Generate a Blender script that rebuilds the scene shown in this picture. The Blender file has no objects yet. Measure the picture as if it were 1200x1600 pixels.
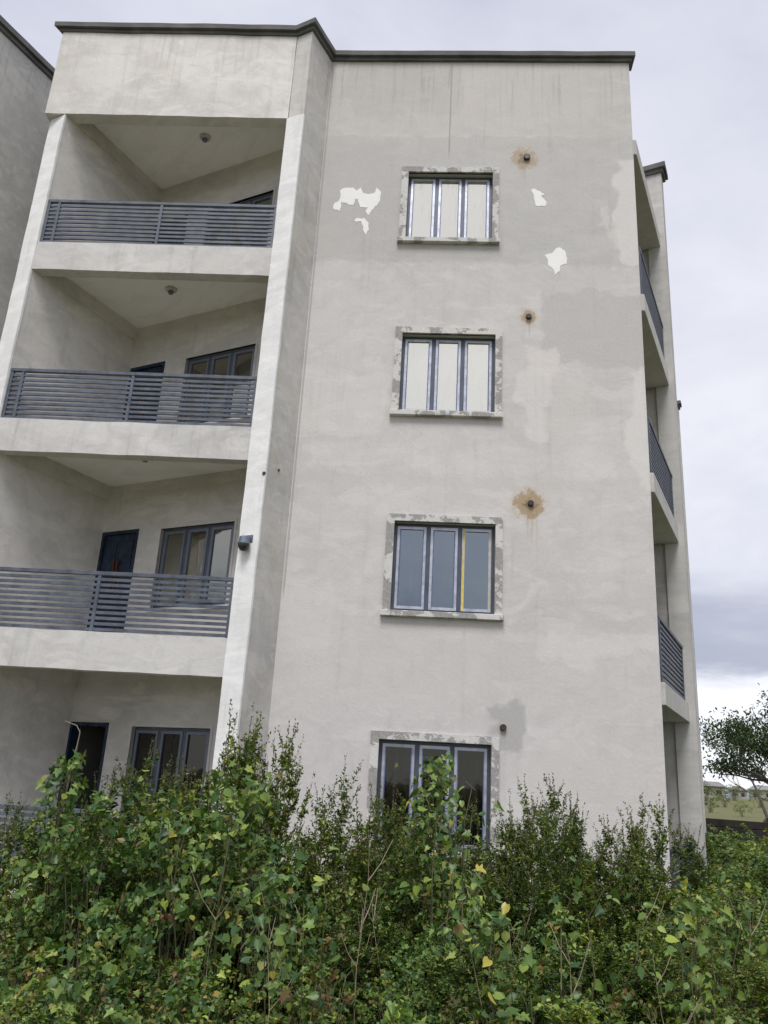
import bpy, bmesh, math, random
import numpy as np
from mathutils import Vector, Matrix

# ------------------------------------------------------------------ camera, sky, sun, exposure
SC = bpy.context.scene
COL = SC.collection
PF, PITCH, ROLL, YAW = 1272.85, 0.319, 0.057, -0.063
CAM = np.array([2.151, -11.518, 1.636])
_cp, _sp = math.cos(PITCH), math.sin(PITCH)
CF = np.array([math.sin(YAW) * _cp, math.cos(YAW) * _cp, _sp])
_R = np.array([math.cos(YAW), -math.sin(YAW), 0.0])
_U = np.cross(_R, CF)
CR = math.cos(ROLL) * _R + math.sin(ROLL) * _U
CU = -math.sin(ROLL) * _R + math.cos(ROLL) * _U
cd = bpy.data.cameras.new('camera')
cam = bpy.data.objects.new('camera', cd)
COL.objects.link(cam)
cam.matrix_world = Matrix(((CR[0], CU[0], -CF[0], CAM[0]), (CR[1], CU[1], -CF[1], CAM[1]), (CR[2], CU[2], -CF[2], CAM[2]), (0, 0, 0, 1)))
cd.sensor_fit = 'HORIZONTAL'; cd.sensor_width = 36.0; cd.lens = 36.0 * PF / 1200.0
cd.clip_start = 0.05; cd.clip_end = 6000
SC.camera = cam
SC.render.resolution_x = 768; SC.render.resolution_y = 1024

SUN_EL, SUN_AZ = math.radians(59), math.radians(186)      # azimuth clockwise from +Y (light comes from behind the viewer)
sl = bpy.data.lights.new('sun', 'SUN'); sl.energy = 1.5; sl.angle = math.radians(22); sl.color = (1.0, 0.972, 0.945)
so = bpy.data.objects.new('sun', sl); COL.objects.link(so)
_sd = Vector((math.sin(SUN_AZ) * math.cos(SUN_EL), math.cos(SUN_AZ) * math.cos(SUN_EL), math.sin(SUN_EL)))
so.rotation_euler = (-_sd).to_track_quat('-Z', 'Y').to_euler(); so.location = (0, -30, 40)
SC.view_settings.view_transform = 'Standard'; SC.view_settings.look = 'None'
SC.view_settings.gamma = 1.0; SC.view_settings.use_curve_mapping = False
SC.view_settings.exposure = 0.86


class NT:
    """small helper to write node trees as expressions"""
    def __init__(s, tree):
        s.t = tree; s.t.nodes.clear()
    def n(s, typ, **kw):
        nd = s.t.nodes.new(typ)
        for k, v in kw.items(): setattr(nd, k, v)
        return nd
    def put(s, sock, v):
        if isinstance(v, bpy.types.NodeSocket): s.t.links.new(v, sock)
        elif v is not None:
            if hasattr(sock, 'default_value'):
                if isinstance(v, (tuple, list)) and len(v) == 3 and len(sock.default_value) == 4: v = (*v, 1)
                sock.default_value = v
    def m(s, op, a, b=None, c=None, clamp=False):
        nd = s.n('ShaderNodeMath', operation=op, use_clamp=clamp)
        for i, v in enumerate((a, b, c)):
            if v is not None: s.put(nd.inputs[i], v)
        return nd.outputs[0]
    def vm(s, op, a, b=None, scale=None):
        nd = s.n('ShaderNodeVectorMath', operation=op)
        s.put(nd.inputs[0], a)
        if b is not None: s.put(nd.inputs[1], b)
        if scale is not None: s.put(nd.inputs[3], scale)
        return nd.outputs[1] if op in ('LENGTH', 'DISTANCE', 'DOT_PRODUCT') else nd.outputs[0]
    def sep(s, v):
        nd = s.n('ShaderNodeSeparateXYZ'); s.put(nd.inputs[0], v); return nd.outputs
    def comb(s, x, y, z):
        nd = s.n('ShaderNodeCombineXYZ'); [s.put(nd.inputs[i], v) for i, v in enumerate((x, y, z))]; return nd.outputs[0]
    def noise(s, vec, scale, detail=4, rough=.55, dist=0., color=False):
        nd = s.n('ShaderNodeTexNoise'); s.put(nd.inputs['Vector'], vec)
        nd.inputs['Scale'].default_value = scale; nd.inputs['Detail'].default_value = detail
        nd.inputs['Roughness'].default_value = rough; nd.inputs['Distortion'].default_value = dist
        return nd.outputs['Color' if color else 'Fac']
    def step(s, v, a, b):      # smoothstep a..b -> 0..1
        nd = s.n('ShaderNodeMapRange', interpolation_type='SMOOTHSTEP'); s.put(nd.inputs[0], v)
        s.put(nd.inputs[1], a); s.put(nd.inputs[2], b); return nd.outputs[0]
    def mix(s, f, a, b, mode='MIX'):
        nd = s.n('ShaderNodeMix', data_type='RGBA', blend_type=mode)
        s.put(nd.inputs[0], f); s.put(nd.inputs[6], a); s.put(nd.inputs[7], b); return nd.outputs[2]
    def ramp(s, f, stops, interp='LINEAR'):
        nd = s.n('ShaderNodeValToRGB'); s.put(nd.inputs[0], f); cr = nd.color_ramp; cr.interpolation = interp
        while len(cr.elements) < len(stops): cr.elements.new(.5)
        for e, (p, c) in zip(cr.elements, stops): e.position = p; e.color = (*c, 1)
        return nd.outputs[0]
    def pos(s): return s.n('ShaderNodeNewGeometry').outputs['Position']
    def principled(s, col, rough=.8, metal=0., spec=.5, normal=None, **kw):
        nd = s.n('ShaderNodeBsdfPrincipled'); s.put(nd.inputs['Base Color'], col); s.put(nd.inputs['Roughness'], rough)
        s.put(nd.inputs['Metallic'], metal); s.put(nd.inputs['Specular IOR Level'], spec)
        if normal is not None: s.put(nd.inputs['Normal'], normal)
        return nd.outputs[0]
    def bump(s, h, strength=.2, dist=.02):
        nd = s.n('ShaderNodeBump'); s.put(nd.inputs['Height'], h); nd.inputs['Strength'].default_value = strength
        nd.inputs['Distance'].default_value = dist; return nd.outputs[0]
    def out(s, sh): s.t.links.new(sh, s.n('ShaderNodeOutputMaterial').inputs[0])


def material(name):
    m = bpy.data.materials.new(name); m.use_nodes = True
    return m, NT(m.node_tree)


wo = bpy.data.worlds.new('World'); SC.world = wo; wo.use_nodes = True
w = NT(wo.node_tree)
_sky = w.n('ShaderNodeTexSky', sky_type='NISHITA'); _sky.sun_disc = False
_sky.sun_elevation = SUN_EL; _sky.sun_rotation = SUN_AZ; _sky.dust_density = 3.0
_dir = w.n('ShaderNodeTexCoord').outputs['Generated']
_dx, _dy, _dz = w.sep(_dir)
_el = w.m('MAXIMUM', _dz, 0.0)
_pl = w.comb(w.m('DIVIDE', _dx, w.m('ADD', _el, .22)), w.m('DIVIDE', _dy, w.m('ADD', _el, .22)), w.m('MULTIPLY', _el, 2.2))
_n1 = w.noise(_pl, 0.9, 7, .55, .4)
_n2 = w.noise(_pl, 2.6, 6, .6, .3)
_nn = w.m('ADD', w.m('MULTIPLY', _n1, .7), w.m('MULTIPLY', _n2, .3))
_cl = w.ramp(_nn, [(.30, (3.2, 3.35, 4.0)), (.44, (4.1, 4.18, 4.75)), (.57, (4.75, 4.78, 5.25)), (.72, (5.7, 5.7, 5.9))])
# layered cloud deck low over the horizon: slate band, pale gap below it
_we = w.m('ADD', _el, w.m('MULTIPLY', w.m('SUBTRACT', w.noise(w.vm('MULTIPLY', _dir, (1, 1, 4)), 3.2, 6, .62), .5), .16))
_band = w.m('MULTIPLY', w.step(_we, .118, .15), w.m('SUBTRACT', 1.0, w.step(_we, .165, .27)))
_cl = w.mix(w.m('MULTIPLY', _band, .66), _cl, (1.75, 1.95, 2.6))
_gap = w.m('SUBTRACT', 1.0, w.step(_we, .10, .14))
_cl = w.mix(w.m('MULTIPLY', _gap, .85), _cl, (6.2, 6.3, 6.7))
_mixed = w.mix(.92, _sky.outputs[0], _cl)
_bg = w.n('ShaderNodeBackground'); w.put(_bg.inputs[0], _mixed); _bg.inputs[1].default_value = 0.1
w.t.links.new(_bg.outputs[0], w.n('ShaderNodeOutputWorld').inputs[0])

# ------------------------------------------------------------------ materials
def plaster(name, base, var=.10, streak=.0, patches=(), holes=(), rust=True, cracks=(), bands=(), spots=0.0, yellow=0.0, topstreak=None):
    """cement render: mottled, tone patches and trowelled repairs (x0,x1,z0,z1,colour,strength), rust blooms (x,z,r,strength)"""
    m, t = material(name)
    P = t.pos()
    px, py, pz = t.sep(P)
    flat = t.comb(t.m('ADD', px, t.m('MULTIPLY', py, .6)), t.m('MULTIPLY', py, .7), pz)
    big = t.noise(flat, .45, 5, .6, .6)
    mid = t.noise(flat, 1.7, 6, .62, .8)
    fine = t.noise(P, 22, 5, .65)
    grain = t.noise(P, 140, 3, .7)
    dk = tuple(c * (1 - var * 1.5) for c in base); lt = tuple(min(.9, c * (1 + var)) for c in base)
    col = t.ramp(big, [(.3, dk), (.5, base), (.72, lt)])
    # trowel sweeps: broad soft edged lighter/darker strokes
    sweep = t.noise(t.vm('MULTIPLY', flat, (1.0, 1.0, 2.3)), 1.1, 3, .5, 1.6)
    col = t.mix(t.m('MULTIPLY', t.step(sweep, .54, .60), .38), col, tuple(min(.95, c * 1.25) for c in base))
    sw2 = t.noise(t.vm('ADD', t.vm('MULTIPLY', flat, (.8, 1.0, 1.5)), (7.3, 2.1, 4.4)), 1.6, 5, .6, 2.2)
    col = t.mix(t.m('MULTIPLY', t.step(sw2, .52, .56), .24), col, tuple(min(.95, c * 1.18) for c in base))
    col = t.mix(t.m('MULTIPLY', t.m('SUBTRACT', 1.0, t.step(sw2, .40, .45)), .28), col, tuple(c * .80 for c in base))
    col = t.mix(t.m('MULTIPLY', t.step(mid, .50, .68), .35), col, tuple(c * (1 - var * 1.8) for c in base))
    edge = t.noise(flat, 3.2, 5, .65, .5, color=True)
    es = t.sep(edge)
    eb = t.sep(t.noise(flat, 1.25, 3, .5, .3, color=True))
    wx = t.m('ADD', px, t.m('ADD', t.m('MULTIPLY', t.m('SUBTRACT', es[0], .5), .30), t.m('MULTIPLY', t.m('SUBTRACT', eb[0], .5), .85)))
    wz = t.m('ADD', pz, t.m('ADD', t.m('MULTIPLY', t.m('SUBTRACT', es[1], .5), .30), t.m('MULTIPLY', t.m('SUBTRACT', eb[1], .5), .85)))
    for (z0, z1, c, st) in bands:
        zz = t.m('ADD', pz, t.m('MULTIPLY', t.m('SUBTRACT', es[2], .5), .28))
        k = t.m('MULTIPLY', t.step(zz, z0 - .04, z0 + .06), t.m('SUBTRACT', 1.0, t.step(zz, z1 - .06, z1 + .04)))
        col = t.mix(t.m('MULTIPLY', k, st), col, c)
    for (x0, x1, z0, z1, c, st) in patches:
        k = t.m('MULTIPLY', t.m('MULTIPLY', t.step(wx, x0 - .05, x0 + .05), t.m('SUBTRACT', 1.0, t.step(wx, x1 - .05, x1 + .05))),
                t.m('MULTIPLY', t.step(wz, z0 - .05, z0 + .05), t.m('SUBTRACT', 1.0, t.step(wz, z1 - .05, z1 + .05))))
        col = t.mix(t.m('MULTIPLY', k, st), col, c)
    if streak:
        sv = t.noise(t.vm('MULTIPLY', P, (7.0, 7.0, .35)), 1.0, 5, .6)
        sm = t.m('MULTIPLY', t.step(sv, .52, .72), t.m('MULTIPLY', t.step(mid, .35, .6), streak))
        col = t.mix(sm, col, tuple(c * .55 for c in base))
        gr = t.m('MULTIPLY', t.step(pz, 12.2, 14.2), t.m('MULTIPLY', t.step(t.noise(t.vm('MULTIPLY', P, (10, 10, .5)), 1.0, 5, .65), .5, .75), streak if topstreak is None else topstreak))
        col = t.mix(gr, col, tuple(c * .42 for c in base))
    if spots:
        sp = t.step(t.noise(P, 5.5, 4, .7), .64, .72)
        col = t.mix(t.m('MULTIPLY', sp, spots), col, tuple(c * .6 for c in base))
    if yellow:
        yl = t.m('MULTIPLY', t.step(t.noise(flat, .8, 5, .6), .5, .7), yellow)
        col = t.mix(yl, col, (base[0] * .95, base[1] * .88, base[2] * .66))
    for (x, z, r, st) in holes:
        e2 = t.sep(t.noise(flat, 8.0, 5, .7, .4, color=True))
        hx_ = t.m('ADD', t.m('SUBTRACT', px, x), t.m('MULTIPLY', t.m('SUBTRACT', e2[0], .5), r * 1.5))
        hz_ = t.m('ADD', t.m('SUBTRACT', pz, z), t.m('MULTIPLY', t.m('SUBTRACT', e2[1], .5), r * 1.5))
        dist = t.vm('LENGTH', t.comb(hx_, 0.0, hz_))
        col = t.mix(t.m('MULTIPLY', t.m('SUBTRACT', 1.0, t.step(dist, r * .55, r * 1.25)), st * .45), col, (.50, .40, .27))
        col = t.mix(t.m('MULTIPLY', t.m('SUBTRACT', 1.0, t.step(dist, r * .62, r * .80)), t.m('MULTIPLY', t.step(e2[2], .28, .46), st)), col, (.37, .27, .16))
        col = t.mix(t.m('MULTIPLY', t.m('SUBTRACT', 1.0, t.step(dist, r * .15, r * .4)), st), col, (.17, .115, .065))
        run = t.m('MULTIPLY', t.m('MULTIPLY', t.m('SUBTRACT', 1.0, t.step(t.m('ABSOLUTE', t.m('SUBTRACT', px, x + .02)), .01, r * .5)), t.m('SUBTRACT', 1.0, t.step(pz, z - .12, z))), t.m('MULTIPLY', t.step(pz, z - 2.2 * r - .15, z), t.step(t.noise(t.vm('MULTIPLY', P, (30, 30, 1.5)), 1.0, 3), .42, .6)))
        col = t.mix(t.m('MULTIPLY', run, st * .6), col, (.30, .22, .14))
    for (x, z0, z1) in cracks:
        cx = t.m('ABSOLUTE', t.m('SUBTRACT', t.m('ADD', px, t.m('MULTIPLY', t.m('SUBTRACT', fine, .5), .03)), x))
        k = t.m('MULTIPLY', t.m('SUBTRACT', 1.0, t.step(cx, .006, .02)), t.m('MULTIPLY', t.step(pz, z0, z0 + .3), t.m('SUBTRACT', 1.0, t.step(pz, z1 - .1, z1))))
        col = t.mix(t.m('MULTIPLY', k, .6), col, tuple(c * .45 for c in base))
    col = t.mix(.09, col, t.ramp(fine, [(.3, tuple(c * .55 for c in base)), (.7, tuple(min(.9, c * 1.35) for c in base))]))
    h = t.m('ADD', t.m('MULTIPLY', fine, .7), t.m('ADD', t.m('MULTIPLY', grain, .3), t.m('MULTIPLY', mid, 1.6)))
    t.out(t.principled(col, .93, spec=.2, normal=t.bump(h, .35, .012)))
    return m


BASE = (.552, .536, .528)
LT = (.665, .645, .625); DKG = (.40, .388, .372)
M = {}
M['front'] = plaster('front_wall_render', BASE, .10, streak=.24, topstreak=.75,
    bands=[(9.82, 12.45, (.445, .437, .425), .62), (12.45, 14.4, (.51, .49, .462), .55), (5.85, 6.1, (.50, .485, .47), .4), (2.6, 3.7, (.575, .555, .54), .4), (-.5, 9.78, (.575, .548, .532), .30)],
    patches=[(5.02, 5.6, 9.80, 12.1, LT, .75), (4.75, 4.95, 10.6, 10.95, LT, .45), (4.9, 5.1, 10.15, 10.6, LT, .4),
             (3.72, 5.6, 7.95, 9.3, (.455, .445, .43), .7), (3.55, 4.05, 7.85, 8.25, (.66, .625, .60), .8), (3.45, 3.85, 6.75, 7.9, LT, .62),
             (3.9, 4.5, 7.0, 7.75, (.58, .565, .54), .55), (5.12, 5.6, 5.95, 7.93, LT, .75), (-.1, 1.25, 6.75, 7.72, LT, .38),
             (.2, 1.0, 6.1, 6.6, LT, .3), (3.7, 5.35, 3.45, 3.75, LT, .5), (3.05, 3.5, 2.1, 2.75, (.40, .395, .385), .9),
             (-.1, .7, 3.1, 4.3, LT, .25), (1.4, 3.1, 9.85, 10.15, DKG, .45),  # last entry: darker patch right below the top window's sill
             (3.6, 5.3, .9, 2.2, (.58, .55, .53), .5), (-.1, 1.3, 9.9, 12.3, (.46, .445, .43), .4), (2.0, 4.6, 12.7, 14.3, (.56, .53, .49), .4), (.3, 2.4, 12.9, 14.2, (.44, .425, .40), .35), (1.5, 4.8, 6.1, 6.5, LT, .22)],
    holes=[(3.50, 11.98, .30, .6), (3.57, 8.83, .17, .8), (3.58, 5.66, .30, .95), (3.2, 2.42, .07, .5)],
    cracks=[(2.2, 11.9, 14.1), (.03, 4, 14)])
M['render'] = plaster('cement_render', (.52, .50, .475), .14, streak=.5, spots=.35)
M['parapet'] = plaster('parapet_render', (.655, .638, .617), .14, streak=.3, topstreak=.45, spots=.3, yellow=.18)
M['fin'] = plaster('side_fin_render', (.54, .525, .505), .16, streak=.5, spots=.4, yellow=.3)
M['white'] = plaster('white_skim_coat', (.80, .80, .80), .07, streak=.25, spots=.22)
M['beam'] = plaster('slab_edge_render', (.56, .547, .53), .16, streak=.45, spots=.3)
M['ceiling'] = plaster('ceiling_skim', (.89, .87, .84), .06, spots=.12)
M['balwall'] = plaster('balcony_wall_render', (.62, .60, .572), .15, streak=.2, spots=.3)
M['neigh'] = plaster('neighbour_render', (.54, .53, .515), .16, streak=.5, spots=.3)
M['side'] = plaster('side_render', (.50, .49, .47), .12, streak=.3)  # grey cement render of the side walls and side slabs


def simple(name, col, rough=.6, metal=0., spec=.5, var=.12, scale=8, bump=.0):
    m, t = material(name); P = t.pos()
    c = t.ramp(t.noise(P, scale, 5, .6), [(.3, tuple(x * (1 - var) for x in col)), (.7, tuple(min(1, x * (1 + var)) for x in col))])
    nm = t.bump(t.noise(P, scale * 6, 4), bump, .01) if bump else None
    t.out(t.principled(c, t.m('ADD', rough - .08, t.m('MULTIPLY', t.noise(P, scale * 2, 3), .16)), metal, spec, nm)); return m


M['coping'] = simple('coping_cement', (.105, .105, .104), .85, var=.35, scale=3, bump=.3)
M['rail'] = simple('railing_paint', (.085, .100, .132), .55, .1, .5, .40, 7, bump=.2)
M['frame'] = simple('window_frame_slate', (.075, .09, .12), .4, .3, .5, .15, 6)
M['sash'] = simple('sash_silver', (.42, .44, .50), .35, .5, .5, .25, 9)
M['sashdark'] = simple('sash_grey', (.15, .175, .22), .4, .4, .5, .15, 6)
M['tape'] = simple('yellow_tape', (.62, .48, .06), .55, var=.2, scale=14)
M['film'] = simple('blue_film', (.10, .125, .24), .3, .0, .5, .3, 14)
M['door'] = simple('door_navy', (.018, .032, .065), .25, .2, .6, .5, 4, bump=.4)
M['doorhandle'] = simple('door_handle_copper', (.14, .05, .03), .45, .5, .5, .2, 10)
M['fleck'] = simple('white_filler', (.83, .82, .80), .9, var=.04, scale=9, bump=.3)
M['pipe'] = simple('rusty_pipe', (.05, .035, .022), .8, .1, .3, .5, 12, bump=.4)
M['darkplastic'] = simple('dark_plastic', (.03, .033, .042), .35, 0, .5, .3, 20)
M['lampwhite'] = simple('lamp_holder', (.50, .47, .43), .5, 0, .5, .2, 20)
M['wire'] = simple('pale_wire', (.6, .6, .6), .5)
M['interior'] = simple('shade_dark_interior', (.09, .086, .08), .95, var=.2, scale=2)  # near-black albedo puts the rooms' shade into the colour
M['mesh_fl'] = simple('floor_screed', (.56, .53, .49), .9, var=.2, scale=3)


def surround_mat():
    m, t = material('window_surround_chipped'); P = t.pos()
    a = t.noise(P, 3.6, 5, .6, .3); b = t.noise(P, 24, 5, .65)
    k = t.step(t.m('ADD', a, t.m('MULTIPLY', t.m('SUBTRACT', b, .5), .25)), .495, .535)
    col = t.mix(k, t.ramp(b, [(.3, (.53, .52, .50)), (.7, (.63, .62, .60))]), t.ramp(b, [(.3, (.25, .243, .232)), (.7, (.38, .37, .355))]))
    t.out(t.principled(col, .9, spec=.2, normal=t.bump(t.m('ADD', t.m('MULTIPLY', k, -1.2), b), .5, .01))); return m
M['surround'] = surround_mat()


def glass_mat(name, refl, tint, dirt, dirtcol=(.55, .53, .48), gloss=(.96, .945, .83)):
    m, t = material(name); P = t.pos()
    tr = t.n('ShaderNodeBsdfTransparent'); t.put(tr.inputs[0], tint)
    gl = t.n('ShaderNodeBsdfGlossy'); t.put(gl.inputs[0], gloss); gl.inputs['Roughness'].default_value = .035
    wav = t.noise(P, 2.2, 2, .4); t.put(gl.inputs['Normal'], t.bump(wav, .16, .02))
    mx = t.n('ShaderNodeMixShader'); t.put(mx.inputs[0], refl); t.t.links.new(tr.outputs[0], mx.inputs[1]); t.t.links.new(gl.outputs[0], mx.inputs[2])
    df = t.n('ShaderNodeBsdfDiffuse'); t.put(df.inputs[0], dirtcol)
    st = t.step(t.noise(t.vm('MULTIPLY', P, (14, 14, 1.6)), 1.0, 5, .7), .50, .78)
    k = t.m('ADD', t.m('MULTIPLY', st, dirt), dirt * .25)
    mx2 = t.n('ShaderNodeMixShader'); t.put(mx2.inputs[0], k); t.t.links.new(mx.outputs[0], mx2.inputs[1]); t.t.links.new(df.outputs[0], mx2.inputs[2])
    t.out(mx2.outputs[0]); return m


M['glass_bright'] = glass_mat('mirror_glass', .80, (.05, .05, .05), .36)
M['glass_mid'] = glass_mat('mirror_glass_clean', .80, (.05, .05, .05), .22)
M['glass_grey'] = glass_mat('tinted_glass', .27, (.10, .12, .14), .12, (.36, .42, .46), (.78, .90, 1.0))
M['glass_dark'] = glass_mat('room_dark_glass', .05, (.05, .06, .075), .03)  # near-black tint puts the dark rooms behind into the glass
M['glass_balc'] = glass_mat('balcony_glass', .30, (.10, .10, .10), .06)


def leaf_mat(name, stops, rough=.5, transl=.28, seed=0.0):
    m, t = material(name)
    g = t.n('ShaderNodeNewGeometry'); oi = t.n('ShaderNodeObjectInfo')
    r = t.m('FRACT', t.m('ADD', g.outputs['Random Per Island'], oi.outputs['Random']))
    col = t.ramp(r, stops)
    pz = g.outputs['Position']
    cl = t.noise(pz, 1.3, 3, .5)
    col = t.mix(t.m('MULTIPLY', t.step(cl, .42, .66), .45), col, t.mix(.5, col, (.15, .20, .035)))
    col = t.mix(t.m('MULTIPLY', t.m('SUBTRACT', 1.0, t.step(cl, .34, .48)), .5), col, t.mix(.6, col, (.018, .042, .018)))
    o_r = t.m('FRACT', t.m('MULTIPLY', oi.outputs['Random'], 7.31))
    col = t.mix(t.m('MULTIPLY', t.step(o_r, .60, .85), .50), col, t.mix(1.0, col, (1.75, 1.6, 1.0), 'MULTIPLY'))
    col = t.mix(t.m('MULTIPLY', t.m('SUBTRACT', 1.0, t.step(o_r, .12, .40)), .60), col, t.mix(1.0, col, (.58, .74, .70), 'MULTIPLY'))
    bs = t.principled(col, rough, spec=.32)
    tl = t.n('ShaderNodeBsdfTranslucent'); t.put(tl.inputs[0], t.mix(1.0, col, (1.5, 1.7, .7), 'MULTIPLY'))
    mx = t.n('ShaderNodeMixShader'); mx.inputs[0].default_value = transl
    t.t.links.new(bs, mx.inputs[1]); t.t.links.new(tl.outputs[0], mx.inputs[2]); t.out(mx.outputs[0]); return m


GREENS = [(0.0, (.024, .060, .015)), (.25, (.050, .100, .022)), (.5, (.095, .155, .028)), (.7, (.148, .208, .038)), (.86, (.215, .262, .050)), (.95, (.25, .25, .055)), (1.0, (.17, .11, .04))]
VINE = [(0.0, (.028, .075, .026)), (.3, (.060, .120, .034)), (.6, (.122, .192, .046)), (.82, (.19, .262, .062)), (.93, (.265, .32, .075)), (.98, (.28, .25, .06)), (1.0, (.15, .08, .04))]
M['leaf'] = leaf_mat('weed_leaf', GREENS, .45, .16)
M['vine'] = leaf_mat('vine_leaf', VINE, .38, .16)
M['dry'] = leaf_mat('dry_leaf', [(0, (.09, .05, .025)), (.35, (.14, .075, .035)), (.6, (.17, .09, .045)), (.8, (.19, .15, .045)), (1, (.09, .10, .03))], .7, .2)
M['spike'] = leaf_mat('seed_spike', [(0, (.055, .065, .028)), (.5, (.085, .085, .040)), (1, (.12, .10, .055))], .8, .15)
M['stem'] = simple('green_stem', (.085, .085, .040), .7, var=.3, scale=6)
M['twig'] = simple('dry_twig', (.30, .24, .17), .8, var=.2, scale=6)
M['bark'] = simple('bark', (.075, .062, .052), .9, var=.4, scale=5, bump=.5)
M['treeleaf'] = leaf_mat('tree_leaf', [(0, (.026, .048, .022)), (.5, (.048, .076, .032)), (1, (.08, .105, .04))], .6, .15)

# ------------------------------------------------------------------ mesh helpers
def tag(o, label=None, cat=None, group=None, kind=None):
    if label: o['label'] = label
    if cat: o['category'] = cat
    if group: o['group'] = group
    if kind: o['kind'] = kind
    return o


def empty(name, loc=(0, 0, 0), parent=None):
    o = bpy.data.objects.new(name, None); COL.objects.link(o); o.location = loc; o.empty_display_size = .2
    if parent: o.parent = parent
    return o


def mesh(name, V, F, mat, parent=None, smooth=False):
    me = bpy.data.meshes.new(name); me.from_pydata([tuple(map(float, v)) for v in V], [], F); me.update()
    if mat: me.materials.append(mat)
    if smooth: me.polygons.foreach_set('use_smooth', [True] * len(me.polygons))
    return link(name, me, parent)


def link(name, me, parent=None):
    o = bpy.data.objects.new(name, me); COL.objects.link(o)
    if parent: o.parent = parent
    return o


def npmesh(name, V, Q, mat):
    """fast mesh: V (n,3), Q list of arrays of faces with equal size"""
    me = bpy.data.meshes.new(name); me.vertices.add(len(V)); me.vertices.foreach_set('co', np.asarray(V, np.float32).ravel())
    tot = np.concatenate([q.ravel() for q in Q]); sizes = np.concatenate([np.full(len(q), q.shape[1]) for q in Q])
    me.loops.add(len(tot)); me.loops.foreach_set('vertex_index', tot.astype(np.int32))
    me.polygons.add(len(sizes)); me.polygons.foreach_set('loop_start', np.concatenate([[0], np.cumsum(sizes)[:-1]]).astype(np.int32))
    me.update(calc_edges=True); me.validate()
    if mat: me.materials.append(mat)
    return me


def bevel_mesh(o, w=.008):
    bm = bmesh.new(); bm.from_mesh(o.data)
    bmesh.ops.bevel(bm, geom=[e for e in bm.edges], offset=w, segments=1, affect='EDGES', profile=.5)
    bm.to_mesh(o.data); bm.free(); return o


def wobble(o, amp=.012, seg=.3):
    """hand finished edges: subdivide the long edges and let them wander a little"""
    from mathutils import noise as mn
    bm = bmesh.new(); bm.from_mesh(o.data)
    for _ in range(6):
        es = [e for e in bm.edges if e.calc_length() > seg]
        if not es: break
        bmesh.ops.subdivide_edges(bm, edges=es, cuts=1)
    for v in bm.verts: v.co += mn.noise_vector(v.co * 1.9) * amp + mn.noise_vector(v.co * 6.0) * amp * .4
    bmesh.ops.triangulate(bm, faces=[f for f in bm.faces if len(f.verts) > 4])
    bm.to_mesh(o.data); bm.free(); return o


def prism(name, poly, z0, z1, mat, parent=None, bev=0.0):
    n = len(poly)
    ar = sum(poly[i][0] * poly[(i + 1) % n][1] - poly[(i + 1) % n][0] * poly[i][1] for i in range(n))
    if ar < 0: poly = poly[::-1]
    V = [(p[0], p[1], z0) for p in poly] + [(p[0], p[1], z1) for p in poly]
    F = [list(range(n))[::-1], list(range(n, 2 * n))] + [[i, (i + 1) % n, n + (i + 1) % n, n + i] for i in range(n)]
    o = mesh(name, V, F, mat, parent)
    return bevel_mesh(o, bev) if bev else o


A2 = lambda *v: np.array(v, float)
perp = lambda u: A2(-u[1], u[0])


def obox(name, p, u, u0, u1, n0, n1, z0, z1, mat, parent=None, bev=0.0):
    u = A2(*u[:2]); n = perp(u); p = A2(*p[:2])
    return prism(name, [p + u * a + n * b for a, b in ((u0, n0), (u1, n0), (u1, n1), (u0, n1))], z0, z1, mat, parent, bev)


def boxes(name, p, u, items, mat, parent=None):
    """several boxes of one part joined in a mesh; items: (u0,u1,n0,n1,z0,z1)"""
    u = A2(*u[:2]); n = perp(u); p = A2(*p[:2]); V = []; F = []
    for (a0, a1, b0, b1, z0, z1) in items:
        k = len(V)
        for z in (z0, z1):
            for a, b in ((a0, b0), (a1, b0), (a1, b1), (a0, b1)):
                q = p + u * a + n * b; V.append((q[0], q[1], z))
        F += [[k + 3, k + 2, k + 1, k], [k + 4, k + 5, k + 6, k + 7]] + [[k + i, k + (i + 1) % 4, k + 4 + (i + 1) % 4, k + 4 + i] for i in range(4)]
    return mesh(name, V, F, mat, parent)


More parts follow.
